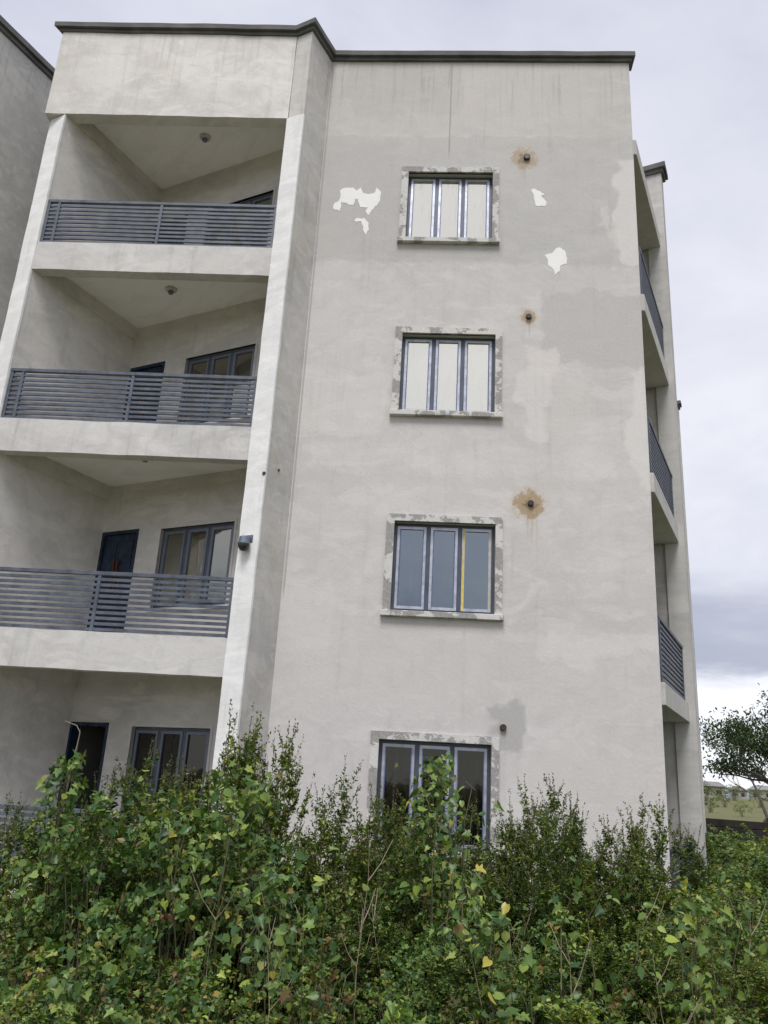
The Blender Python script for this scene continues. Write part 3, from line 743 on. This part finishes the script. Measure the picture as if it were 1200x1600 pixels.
def norm(a): return a / (np.linalg.norm(a, axis=-1, keepdims=True) + 1e-9)


def leaves(tmpl, pos, axis, nrm, length, width):
    """place copies of a leaf: axis = along the leaf, nrm = upper side; returns V, [faces]"""
    T, Fs = tmpl; n = len(pos)
    y = norm(axis); x = norm(np.cross(y, nrm)); z = np.cross(x, y)
    curl = np.random.default_rng(n).uniform(-.4, 3.2, n)[:, None, None]
    L_ = np.asarray(length)[:, None, None]; Wd = np.asarray(width)[:, None, None]
    V = pos[:, None, :] + x[:, None, :] * (T[None, :, 0:1] * Wd) + y[:, None, :] * (T[None, :, 1:2] * L_) + z[:, None, :] * (T[None, :, 2:3] * L_ * curl)
    off = (np.arange(n) * len(T))[:, None, None]
    return V.reshape(-1, 3), [(f[None] + off).reshape(-1, f.shape[1]) for f in Fs]


def rvec(rng, n): return norm(rng.normal(size=(n, 3)))


def join_leaf(name, parts, mat):
    V = []; F = []; k = 0
    for v, fs in parts:
        V.append(v); F += [f + k for f in fs]; k += len(v)
    return npmesh(name, np.concatenate(V), F, mat)


def weed_proto(seed, h, nst, spread, spike=True, bushy=1.0):
    """tall annual weed: several upright stems, ascending side shoots, lance leaves, seed spikes"""
    rng = np.random.default_rng(seed); SV = []; SF = []; lp = []; spk = []
    shoots = []
    for i in range(nst):
        an = rng.uniform(0, 2 * math.pi); le = spread * rng.uniform(.2, 1.0); hh_ = h * rng.uniform(.72, 1.0)
        if i == 0: hh_ = h; le *= .5
        tt = np.linspace(0, 1, 9); p0 = np.array([math.cos(an), math.sin(an), 0]) * rng.uniform(0, .10)
        bend = rng.normal(0, .05, 2)
        pts = [p0 + np.array([math.cos(an) * le * t_ ** 1.3 + bend[0] * math.sin(3 * t_), math.sin(an) * le * t_ ** 1.3 + bend[1] * math.sin(3 * t_), hh_ * t_]) for t_ in tt]
        shoots.append((pts, .009, 1.0, hh_))
        nb = int(rng.integers(9, 14) * bushy)
        for j in range(nb):
            t_ = rng.uniform(.18, .9); k = int(t_ * 8); f = t_ * 8 - k; q = pts[k] * (1 - f) + pts[min(8, k + 1)] * f
            a2 = rng.uniform(0, 2 * math.pi); L_ = h * rng.uniform(.10, .26) * (1.15 - .6 * t_)
            dirr = np.array([math.cos(a2) * .75, math.sin(a2) * .75, rng.uniform(.5, 1.0)])
            sp = [q + dirr * L_ * s_ + np.array([0, 0, .35 * L_ * s_ * s_]) for s_ in np.linspace(0, 1, 5)]
            shoots.append((sp, .004, .8, L_))
    for pts, r, big, hl in shoots:
        v, f = tube_geo(pts, [r * (1 - .75 * i / (len(pts) - 1)) for i in range(len(pts))], 4, len(SV)); SV += v; SF += f
        P_ = np.array(pts); n = int((85 if big == 1.0 else 26) * bushy); tt = rng.uniform(.10 if big == 1 else .05, .93 if spike else 1.0, n) * (len(pts) - 1)
        k = np.minimum(tt.astype(int), len(pts) - 2); f = (tt - k)[:, None]; q = P_[k] * (1 - f) + P_[k + 1] * f
        ax = rvec(rng, n); ax[:, 2] = np.abs(ax[:, 2]) * .5 + rng.uniform(-.35, .3, n); ax = norm(ax)
        rel = tt / (len(pts) - 1); ln = rng.uniform(.05, .10, n) * (1.25 - .75 * rel) * (1.0 if big == 1 else .75)
        up = np.array([0, 0, 1.0]) + rng.normal(0, .4, (n, 3))
        lp.append(leaves(LANCE, q + ax * .012, ax, up, ln, ln * rng.uniform(.34, .5, n)))
        if spike:
            n2 = 64 if big == 1.0 else 22; s0 = .74 if big == 1 else .55
            tt = rng.uniform(s0, 1.04, n2) * (len(pts) - 1); k = np.minimum(tt.astype(int), len(pts) - 2); f = (tt - k)[:, None]; q = P_[k] * (1 - f) + P_[k + 1] * f
            ax = rvec(rng, n2); ax[:, 2] = np.abs(ax[:, 2]) + .2; ax = norm(ax); ln = rng.uniform(.010, .024, n2)
            spk.append(leaves(OVAL, q + ax * rng.uniform(0, .010, (n2, 1)), ax, rvec(rng, n2), ln, ln * .75))
    st = npmesh('weed_stem', np.array(SV), [np.array(SF)], M['stem'])
    fo = join_leaf('weed_foliage', lp, M['leaf']); sk = join_leaf('weed_spike', spk, M['spike']) if spike else None
    return [('stem', st), ('foliage', fo)] + ([('seed_spikes', sk)] if sk else [])


def vine_points(rng, h, rad, n):
    """points and outward normals over a ragged mound"""
    an = rng.uniform(0, 2 * math.pi, n); u_ = rng.uniform(0, 1, n); ph = np.arccos(1 - u_ * 1.0)
    bx = rng.uniform(0, 6.28, 4)
    rr = rad * (1 + .25 * np.sin(3 * an + bx[0]) + .15 * np.sin(5 * an + bx[1] + 3 * ph)) * rng.uniform(.72, 1.05, n)
    nrm = np.stack([np.cos(an) * np.sin(ph), np.sin(an) * np.sin(ph), np.cos(ph) + .25], 1)
    hz = h * (1 + .15 * np.sin(2 * an + bx[2])) * (.35 + .65 * np.cos(ph)) * rng.uniform(.8, 1.05, n)
    pos = np.stack([np.cos(an) * np.sin(ph) ** .8 * rr, np.sin(an) * np.sin(ph) ** .8 * rr, np.maximum(.08, hz)], 1)
    # gather the leaves in tufts with gaps between
    m_ = max(8, n // 16); c = rng.integers(0, m_, n)
    pos = pos[:m_][c] + norm(rng.normal(size=(n, 3))) * (rng.uniform(.1, 1, (n, 1)) ** .5) * rad * .20 * np.array([1, 1, .8]); pos[:, 2] = np.maximum(.05, pos[:, 2])
    return pos, norm(nrm[:m_][c])


def vine_proto(seed, h, rad, n, size=(.055, .105), mat='vine', tmpl=HEART, dry=0.0, column=False):
    rng = np.random.default_rng(seed)
    if column:      # vine climbing on a dead stalk: a leafy column
        zz = rng.uniform(.1, 1, n) ** .8 * h; an = rng.uniform(0, 6.28, n); r = rad * (1.15 - .75 * zz / h) * rng.uniform(.4, 1, n) * (1 + .3 * np.sin(zz * 9))
        pos = np.stack([np.cos(an) * r + .05 * np.sin(zz * 4), np.sin(an) * r, zz], 1); nr = norm(np.stack([np.cos(an), np.sin(an), np.full(n, .6)], 1))
    else: pos, nr = vine_points(rng, h, rad, n)
    ax = norm(nr * .35 + rng.normal(0, .45, (n, 3)) + np.array([0, 0, -.55])); up = norm(nr + rng.normal(0, .35, (n, 3)))
    ln = size[0] * (size[1] / size[0]) ** (rng.uniform(0, 1, n) ** 1.4); parts = []
    sel = rng.uniform(0, 1, n) >= dry
    pick = rng.uniform(0, 1, n); parts = []
    for tm, ok in ([(HEART, pick < .3), (LOBED, (pick >= .3) & (pick < .72)), (OVAL, pick >= .72)] if tmpl is HEART else [(tmpl, pick < .7), (LANCE, pick >= .7)]):
        ok = ok & sel; parts.append(leaves(tm, pos[ok], ax[ok], up[ok], ln[ok], ln[ok] * rng.uniform(.7, 1.05, ok.sum())))
    fo = join_leaf('vine_foliage', parts, M[mat])
    SV = []; SF = []
    for i in range(14 if not column else 6):
        k = rng.integers(0, n, 5); pts = [np.array([rng.normal(0, .06), rng.normal(0, .06), 0.0])]
        if column: pts += [np.array([rng.normal(0, .03), rng.normal(0, .03), h * s_]) for s_ in (.3, .6, .95)]
        else:
            e_ = pos[k[0]] * .97; pts += [pts[0] * .6 + e_ * .4 + np.array([0, 0, h * .25]), pts[0] * .3 + e_ * .7 + np.array([0, 0, h * .2]), e_]
        v, f = tube_geo(pts, [.006, .005, .004, .003], 4, len(SV)); SV += v; SF += f
    out = [('stem', npmesh('vine_stem', np.array(SV), [np.array(SF)], M['stem'])), ('foliage', fo)]
    if dry: out.append(('dry_leaves', join_leaf('dry_leaf', [leaves(tmpl, pos[~sel], ax[~sel], up[~sel], ln[~sel] * .85, ln[~sel] * .7)], M['dry'])))
    return out


def plant(proto, name, loc, rz, sc, label, cat, group):
    r = empty(name, (float(loc[0]), float(loc[1]), 0.0)); r.rotation_euler = (0, 0, rz)
    r.scale = sc if isinstance(sc, tuple) else (sc, sc, sc)
    tag(r, label, cat, group)
    for nm, me in proto:
        o = link(nm, me, r)
        if nm != 'stem': o['kind'] = 'stuff'
    return r


WEED = [weed_proto(10 + i, 1.8, [4, 5, 3, 6, 5, 4][i], [.28, .34, .2, .42, .36, .30][i], True, 1.15) for i in range(6)]
BUSH = [weed_proto(40 + i, 1.3, 7, .38, False, 1.25) for i in range(4)]
MOUND = [vine_proto(60 + i, 1.3, .42, 680, size=(.028, .085), dry=[0, .05, .0, .14, .03][i]) for i in range(5)]
OVMOUND = [vine_proto(80 + i, 1.25, .42, 950, size=(.024, .062), mat='leaf', tmpl=OVAL, dry=[.0, .1, .04][i]) for i in range(3)]
COLV = [vine_proto(90 + i, 1.8, .26, 480, size=(.03, .078), column=True) for i in range(3)]
TALLM = [vine_proto(150 + i, 1.85, .46, 900, size=(.03, .085), dry=.02) for i in range(3)]
rng = np.random.default_rng(5)


def place(proto, name, u, vtop, dist, hproto, label, cat, group, wscale=1.0):
    """stand a plant at a distance so that its top reaches the pixel"""
    q = at_dist(u, vtop, dist); s_ = q[2] / hproto
    ws = wscale * (0.55 + .45 * s_)
    return plant(proto, name, q, rng.uniform(0, 6.28), (ws, ws, s_), label, cat, group)


# tall weeds with spikes, standing out against the wall
G1 = 'tall weeds with seed spikes before the balcony'; L1 = 'tall weed with thin seed spikes rising before the ground floor balcony'
for i, (u, v, d_) in enumerate([(185, 1185, 7.6), (228, 1140, 7.2), (262, 1200, 6.6), (322, 1170, 7.4), (378, 1105, 6.8), (352, 1150, 7.6), (300, 1200, 6.2), (150, 1215, 7.0)]):
    place(WEED[i % 6], 'tall_weed', u, v, d_, 1.86, L1, 'weed', G1, .8)
for i, (u, v, d_) in enumerate([(28, 1236, 8.2), (52, 1250, 8.4), (8, 1275, 8.0)]):
    place(WEED[(i * 2) % 6], 'tall_weed', u, v, d_, 1.86, 'thin weed standing before the ground floor balcony railing', 'weed', 'thin weeds before the ground floor railing', .5)
G1b = 'spiky weeds at the foot of the dividing fin'; L1b = 'tall slender spiky weed at the foot of the white fin'
for i, (u, v, d_) in enumerate([(436, 1140, 7.0), (458, 1118, 7.2), (418, 1185, 6.7)]):
    place(WEED[(i * 2 + 1) % 6], 'tall_weed', u, v, d_, 1.86, L1b, 'weed', G1b, .62)
G2 = 'spiky weeds below the ground floor front window'; L2 = 'spiky weed growing in front of the ground floor front window'
for i, (u, v, d_) in enumerate([(530, 1178, 7.6), (566, 1236, 7.0), (612, 1225, 7.4), (500, 1255, 7.2), (725, 1245, 7.5), (648, 1240, 6.6)]):
    place(WEED[(i + 2) % 6], 'tall_weed', u, v, d_, 1.86, L2, 'weed', G2, .75)
G3 = 'dark spiky weeds against the blank wall'; L3 = 'dense dark weed with several spikes against the blank wall right of the window'
for i, (u, v, d_) in enumerate([(800, 1235, 8.4), (832, 1208, 8.2), (860, 1203, 8.6), (884, 1240, 8.0), (812, 1262, 7.6), (850, 1255, 7.7), (912, 1285, 8.0), (776, 1270, 8.2), (945, 1268, 8.6), (975, 1285, 8.8), (1000, 1262, 8.4), (1022, 1240, 8.9), (968, 1300, 8.0), (1010, 1300, 8.0)]):
    if i == 8: L3, G3 = 'slender spiky weed against the wall by the right building corner', 'spiky weeds by the right building corner'
    place(WEED[(i + 1) % 6], 'tall_weed', u, v, d_, 1.86, L3, 'weed', G3, .72)
G4 = 'weeds at the foot of the side balconies'; L4 = 'leafy dark weed at the foot of the side balconies'
for i, (u, v, d_) in enumerate([(1062, 1285, 12.2), (1078, 1320, 12.0), (1095, 1345, 12.5)]):
    place(WEED[(i + 4) % 6], 'tall_weed', u, v, d_, 1.86, L4, 'weed', G4, .9)

# vines climbing the stalks
G5 = 'vine covered stalks'
place(COLV[0], 'climbing_vine', 112, 1165, 6.6, 1.86, 'leafy vine on a dead stalk before the dark open doorway', 'vine', G5, 1.0)
place(COLV[1], 'climbing_vine', 682, 1165, 6.8, 1.86, 'leafy vine reaching up before the middle pane of the ground floor front window', 'vine', G5, 1.15)
LV = 'broad leaved vine heaped over the weeds before the balcony'; GV = 'vine heaps before the balcony'
for i, (u, v, d_) in enumerate([(330, 1215, 6.0), (370, 1190, 6.2), (395, 1255, 6.0), (300, 1250, 5.8), (240, 1275, 6.1), (160, 1275, 6.3), (410, 1310, 5.7)]):
    place(TALLM[i % 3], 'vine', u, v, d_, 1.9, LV, 'vine', GV, .9)

# bushes and vine mounds in the mass below: rows from the wall to the viewer
names = [('vine_mound', MOUND, 1.33, 'vine', 'mound of vine leaves', 'vine mounds'),
         ('leafy_bush', OVMOUND, 1.28, 'bush', 'bush of small oval leaves', 'oval leaved bushes'),
         ('feathery_weed', BUSH, 1.34, 'weed', 'bushy narrow leaved weed', 'narrow leaved weeds'),
         ('spiky_weed', WEED, 1.86, 'weed', 'short weed with seed spikes', 'short spiky weeds')]
vline = lambda u: np.interp(u, [0, 45, 85, 200, 300, 430, 480, 560, 700, 760, 900, 1000, 1060, 1130, 1250], [1400, 1385, 1265, 1262, 1270, 1300, 1320, 1300, 1290, 1320, 1345, 1355, 1400, 1390, 1390])
zone = lambda u: 'before the ground floor balcony' if u < 330 else 'before the white dividing fin' if u < 520 else 'below the ground floor front window' if u < 770 else 'below the blank front wall' if u < 1010 else 'before the building corner'
for (dist, du, dv, sel, row) in ((9.4, 62, 8, (2, 2, 1), 'close to the wall'), (8.5, 56, 22, (2, 1, 2), 'close to the wall'), (7.7, 50, 45, (2, 3, 1, 2), 'mid thicket'), (6.9, 50, 85, (3, 1, 2, 0), 'mid thicket'), (6.2, 52, 135, (0, 1, 3, 2), 'mid thicket'), (5.5, 54, 190, (1, 2, 0, 3), 'at the thicket edge'), (4.9, 58, 245, (1, 2, 1, 0), 'at the thicket edge'), (4.35, 66, 300, (2, 1, 0), 'at the thicket edge')):
    u = -90 + rng.uniform(0, 40); j = 0
    while u < 1300:
        k = sel[j % len(sel)] if rng.uniform() < .75 else int(rng.integers(0, 3)); nm, pr, hp, cat, lab, grp = names[k]
        v = vline(u) + dv + rng.uniform(-45, 45) - (18 if k == 3 else 0)
        if dist > 8 and u > 1075: v += 20
        q = at_dist(u, v, dist + rng.uniform(-.35, .35))
        rel = math.sin(q[0] * 3.1 + 1.3 * math.sin(q[1] * 2.2)) * .5 + math.sin(q[1] * 3.7 + q[0] * 1.9 + 2) * .5      # hummocks and hollows
        if rel < -.55 and dist < 8: u += du * .8; j += 1; continue
        if q[1] < -.75 and (dist < 8 or u > 60):
            hz = max(.3, q[2] * (1 + .16 * rel)); s_ = hz / hp; ws = min(1.25, max(.62, s_ * rng.uniform(.85, 1.15))) + .15 * max(0, rel)
            plant(pr[int(rng.integers(0, len(pr)))], nm, q, rng.uniform(0, 6.28), (ws, ws, s_), '%s %s, %s' % (lab, zone(u), row), cat, grp + ' ' + zone(u) + ' ' + row)
        u += du * rng.uniform(.7, 1.3); j += 1

# right hand side strip, beyond the corner
LR = 'low weed patch on the side plot'; GR = 'weed patches on the plot beside the building'
for i in range(95):
    u = rng.uniform(1070, 1270); dist = rng.uniform(9, 27); hz = rng.uniform(.45, 1.0)
    q = at_dist(u, 1300, dist); r_ = A2(q[0], q[1]) - W
    if r_ @ S < (.5 if r_ @ D < 4.2 else -.6) and r_ @ D > -.6: continue
    nm, pr, hp, cat, lab, grp = names[int(rng.integers(0, 3))]
    lab2 = LR.replace('weed patch', {'vine_mound': 'vine patch', 'leafy_bush': 'oval leaved bush', 'feathery_weed': 'narrow leaved weed'}[nm]) + (', far back by the perimeter wall' if dist > 15 else ', near the front corner')
    plant(pr[int(rng.integers(0, len(pr)))], nm, q, rng.uniform(0, 6.28), (rng.uniform(.9, 1.3), rng.uniform(.9, 1.3), hz / hp), lab2, cat, lab2 + ' group')

for i, (u, dist, w_, h_) in enumerate(((1112, 95, 2.6, 1.5), (1135, 120, 3.0, 1.8), (1160, 88, 2.0, 1.2), (1188, 130, 3.6, 2.2), (1104, 150, 4.0, 2.4), (1150, 170, 4.5, 2.4))):
    q = at_dist(u, 1280, dist); b_ = plant(OVMOUND[i % 3], 'field_bush', q, i * 1.3, (w_, w_, h_), 'round bush out in the dry field beyond the perimeter wall', 'bush', 'bushes in the dry field'); b_.location[2] = gz(q[1]) - .05

DRYM = [vine_proto(140 + i, 1.25, .30, 300, size=(.028, .075), dry=.6) for i in range(2)]
for i, (u, v, d_) in enumerate([(275, 1325, 5.75), (405, 1335, 5.7), (268, 1440, 5.0), (525, 1455, 5.1), (745, 1500, 4.7), (60, 1500, 4.7), (1010, 1480, 4.9)]):
    place(DRYM[i % 2], 'withered_vine', u, v, d_, 1.28, 'withered vine with brown and yellow leaves among the green', 'vine', 'withered vines in the thicket', .75)

# one vine whose big leaves can be told apart singly: near the viewer
leafmeshes = []
for i in range(6):
    V, F_ = leaves([HEART, LOBED, OVAL, LOBED, HEART, LOBED][i], np.zeros((1, 3)), np.array([[0, 1., 0]]), np.array([[0, 0, 1.]]), [1.0], [[.85, 1.0, .8, .8, .7, .95][i]])
    V = V * np.array([1, 1, [1, 1.6, .4, 2.2, -1.0, .8][i]])
    leafmeshes.append([npmesh('leaf', V, F_, M[mm]) for mm in ('vine', 'vine', 'vine', 'dry')])
def big_vine(u, v, dist, wu, hv, n, label, seed):
    r_ = np.random.default_rng(seed); c = at_dist(u, v, dist); root = empty('broad_leaved_vine', (c[0], c[1], 0)); tag(root, label, 'vine', 'broad leaved vines nearest the path')
    pts_all = []
    for s_ in range(7):
        a0 = r_.uniform(-.5, .5) * wu; z0 = c[2] + r_.uniform(-.2, .55) * hv; pts = [np.array([a0 * .5, r_.uniform(-.1, .1), 0])]
        for k in range(1, 7):
            f = k / 6; pts.append(np.array([a0 * .5 + (a0 * .6 + r_.normal(0, .06)) * f, r_.normal(-.12, .07), max(.05, z0 * math.sin(min(1, f * 1.25) * 1.57) - (.35 * max(0, f - .8)))]))
        tube('stem', pts, [.004, .004, .0035, .003, .003, .0025, .002], M['stem'], root, 4); pts_all.append(np.array(pts))
    for i in range(n):
        P_ = pts_all[int(r_.integers(0, 7))]; tt = r_.uniform(1.2, 5.99); k = int(tt); f = tt - k; q = P_[k] * (1 - f) + P_[k + 1] * f
        q = q + r_.normal(0, .08, 3) + np.array([0, -.03, 0]); y = norm(np.array([r_.normal(0, .8), -.35 + r_.normal(0, .5), -.45 + r_.normal(0, .45)])); up = norm(np.array([r_.normal(0, .5), -.45 + r_.normal(0, .4), .8]))
        x = norm(np.cross(y, up)); z = np.cross(x, y); o = link('leaf', leafmeshes[int(r_.integers(0, 6))][3 if r_.uniform() < .03 else 0], root); s_ = r_.uniform(.034, .066)
        o.matrix_local = Matrix(((x[0] * s_, y[0] * s_, z[0] * s_, q[0]), (x[1] * s_, y[1] * s_, z[1] * s_, q[1]), (x[2] * s_, y[2] * s_, z[2] * s_, q[2]), (0, 0, 0, 1)))
big_vine(360, 1290, 5.6, 1.0, .5, 170, 'broad leaved climbing vine trailing before the balcony thicket', 1)
big_vine(480, 1420, 5.2, 1.0, .45, 120, 'broad leaved vine sprawling below the dividing fin', 2)
big_vine(850, 1430, 5.0, 1.2, .45, 150, 'broad leaved pale vine spread below the blank wall', 3)
big_vine(690, 1290, 6.3, .5, .7, 110, 'broad leaved vine hanging below the ground floor front window', 4)
big_vine(1040, 1440, 5.6, 1.0, .4, 110, 'broad leaved vine sprawling before the building corner', 5)

# dead stalk before the doorway
tw = empty('dead_stalk', tuple(at_dist(88, 1300, 6.9)[:2]) + (0,)); tag(tw, 'bare bent dead stalk standing before the open doorway', 'stalk')
zt_ = at_dist(88, 1125, 6.9)[2]
tube('stem', [(0, 0, 0), (.0, 0, zt_ * .5), (.03, 0, zt_ * .8), (.055, 0, zt_ - .08), (.02, 0, zt_ - .03), (-.08, 0, zt_)], [.005, .0045, .004, .0035, .003, .002], M['twig'], tw)

# bare dry stalks standing up out of the mass
r3 = np.random.default_rng(31)
for i in range(16):
    u = r3.uniform(40, 1160); d_ = r3.uniform(4.9, 7.2); v = vline(u) + r3.uniform(10, 150); q = at_dist(u, v, d_); h_ = max(.7, q[2])
    st_ = empty('dry_stalk', (q[0], q[1], 0)); tag(st_, 'thin bare dry stalk standing up out of the green thicket', 'stalk', 'dry stalks in the thicket')
    le = r3.normal(0, .10, 2); pts = [np.array([le[0] * f * f + .02 * math.sin(f * 7 + i), le[1] * f * f, h_ * f]) for f in np.linspace(0, 1, 7)]
    tube('stem', pts, [.0034 - .0004 * k for k in range(7)], M['twig'], st_, 4)
    for k in range(3):
        a = pts[int(r3.integers(3, 6))]; an = r3.uniform(0, 6.28); L_ = r3.uniform(.08, .2)
        tube('twig', [a, a + np.array([math.cos(an) * L_ * .5, math.sin(an) * L_ * .5, L_ * .6]), a + np.array([math.cos(an) * L_, math.sin(an) * L_, L_ * 1.5])], [.003, .0022, .0015], M['twig'], st_, 4)

# undergrowth: the uncountable mass between the plants
def undergrowth():
    n1 = 16000; r_ = np.random.default_rng(77)
    x = r_.uniform(-5.5, 9.5, n1); y = r_.uniform(-8.6, -.15, n1)
    keep = (np.abs(x - CAM[0]) < (y - CAM[1]) * .62 + .6) & ~((y > -.95) & (x < .1))
    x, y = x[keep], y[keep]; n = len(x)
    hx = .28 + .12 * np.sin(x * 2.1 + 1) * np.cos(y * 1.7) + .12 * np.sin(x * 5.3 + y * 4.1) + .08 * np.sin(x * 11 + 2) * np.sin(y * 9)
    hx *= np.interp(y, [-8.6, -7.2, -6, -2, -.2], [.45, .8, 1.0, 1.1, .9])
    z = hx * r_.uniform(.15, 1, n) ** .55
    pos = np.stack([x, y, z], 1); ax = rvec(r_, n); ax[:, 2] -= .25; up = np.array([0, -.3, 1.]) + r_.normal(0, .5, (n, 3))
    a = r_.uniform(0, 1, n) < .5; l1 = r_.uniform(.04, .085, n)
    parts = [leaves(OVAL, pos[a], ax[a], up[a], l1[a], l1[a] * .75), leaves(LANCE, pos[~a], ax[~a], up[~a], l1[~a] * 1.25, l1[~a] * .5)]
    # the plot on the right, coarser
    n2 = 100000; u = r_.uniform(0, 1, n2); x = r_.uniform(4.5, 30, n2); y = r_.uniform(-2, 20, n2); q = np.stack([x, y], 1) - W
    keep = ((q @ S > .16) | (q @ D < -.2) | ((q @ D > 3.6) & (q @ S > -.85))) & ((x - CAM[0]) / (y - CAM[1]) < .72) & ((x - CAM[0]) / (y - CAM[1]) > .24); x, y = x[keep], y[keep]; n = len(x)
    hx = .46 + .18 * np.sin(x * 1.3) * np.cos(y * 1.1 + 1) + .1 * np.sin(x * 3.7 + y * 2.9)
    z = hx * r_.uniform(.1, 1, n) ** .5; pos = np.stack([x, y, z], 1); ax = rvec(r_, n); up = np.array([0, -.3, 1.]) + r_.normal(0, .5, (n, 3)); l1 = r_.uniform(.06, .13, n)
    parts.append(leaves(OVAL, pos, ax, up, l1, l1 * .7))
    me = join_leaf('undergrowth', parts, M['leaf']); o = link('undergrowth', me); tag(o, 'dense green undergrowth filling the overgrown plot', 'undergrowth', kind='stuff')
undergrowth()

# ------------------------------------------------------------------ background trees
def tree(name, loc, h, crown_r, seed, label, flat=.42, nlv=5200, leafs=(.16, .34), trunk_h=.22, outw=.95, clear=.3, tuft=.16):
    r_ = np.random.default_rng(seed); root = empty(name, (loc[0], loc[1], gz(loc[1]) - .03)); tag(root, label, 'tree', None)
    SV = []; SF = []; tips = []
    def grow(p, d_, L_, rad, lev):
        pts = [p]; dd_ = d_.copy()
        for k in range(5):
            dd_ = norm(dd_ + r_.normal(0, .13, 3) + np.array([0, 0, -.03 if lev < 2 else .03])); pts.append(pts[-1] + dd_ * L_ / 5)
        v, f = tube_geo(pts, [rad * (1 - .5 * i / 5) for i in range(6)], 6, len(SV)); SV.extend(v); SF.extend(f)
        if lev >= 3: tips.append(pts[-1]); tips.append(pts[3]); return
        for k in range([5, 4, 4][lev]):
            a = r_.uniform(0, 6.28); side = np.array([math.cos(a), math.sin(a), r_.uniform(.0, .5)]); nd = norm(dd_ * .75 + side * [outw, .75, .8][lev]); st_ = pts[5] if k < 2 else pts[int(r_.integers(3, 6))]
            grow(st_, nd, L_ * r_.uniform(.55, .85) if lev else crown_r * r_.uniform(.45, .62), rad * .5, lev + 1)
    grow(np.array([0, 0, 0.]), np.array([.03, .02, 1.]), h * trunk_h, h * .028, 0)
    tips = np.array(tips); SVa = np.array(SV)
    # fit the crown to the wanted height
    top = tips[:, 2].max(); sc = h / (top + .3); tz = h * trunk_h
    fz = lambda z: np.where(z > tz, tz + (z - tz) * (h - tz) / (top + .3 - tz), z)
    SVa[:, 2] = fz(SVa[:, 2]); tips[:, 2] = fz(tips[:, 2])
    tips = tips[tips[:, 2] > h * clear]
    k = r_.integers(0, len(tips), nlv); pos = tips[k] + r_.normal(0, 1, (nlv, 3)) * np.array([.42, .42, .20]) * crown_r * tuft
    ax = rvec(r_, nlv); up = np.array([0, 0, 1.]) + r_.normal(0, .5, (nlv, 3)); ln = r_.uniform(*leafs, nlv)
    tr_me = npmesh('trunk', SVa, [np.array(SF)], M['bark']); tr_me.polygons.foreach_set('use_smooth', [True] * len(tr_me.polygons)); link('trunk', tr_me, root)
    o = link('crown', join_leaf('crown', [leaves(OVAL, pos, ax, up, ln, ln * .5)], M['treeleaf']), root); o['kind'] = 'stuff'
q = at_dist(1191, 1285, 58); tree('umbrella_tree', q, 6.9, 7.3, 3, 'wide umbrella shaped tree with forked trunk beyond the perimeter wall', nlv=4200, leafs=(.12, .24), trunk_h=.13, outw=1.25, clear=.60, tuft=.15)
q = at_dist(1262, 1285, 52); tree('feathery_tree', q, 7.7, 4.4, 8, 'taller dark tree rising behind the umbrella shaped tree', nlv=5200, trunk_h=.35, leafs=(.12, .26), clear=.4, tuft=.22)
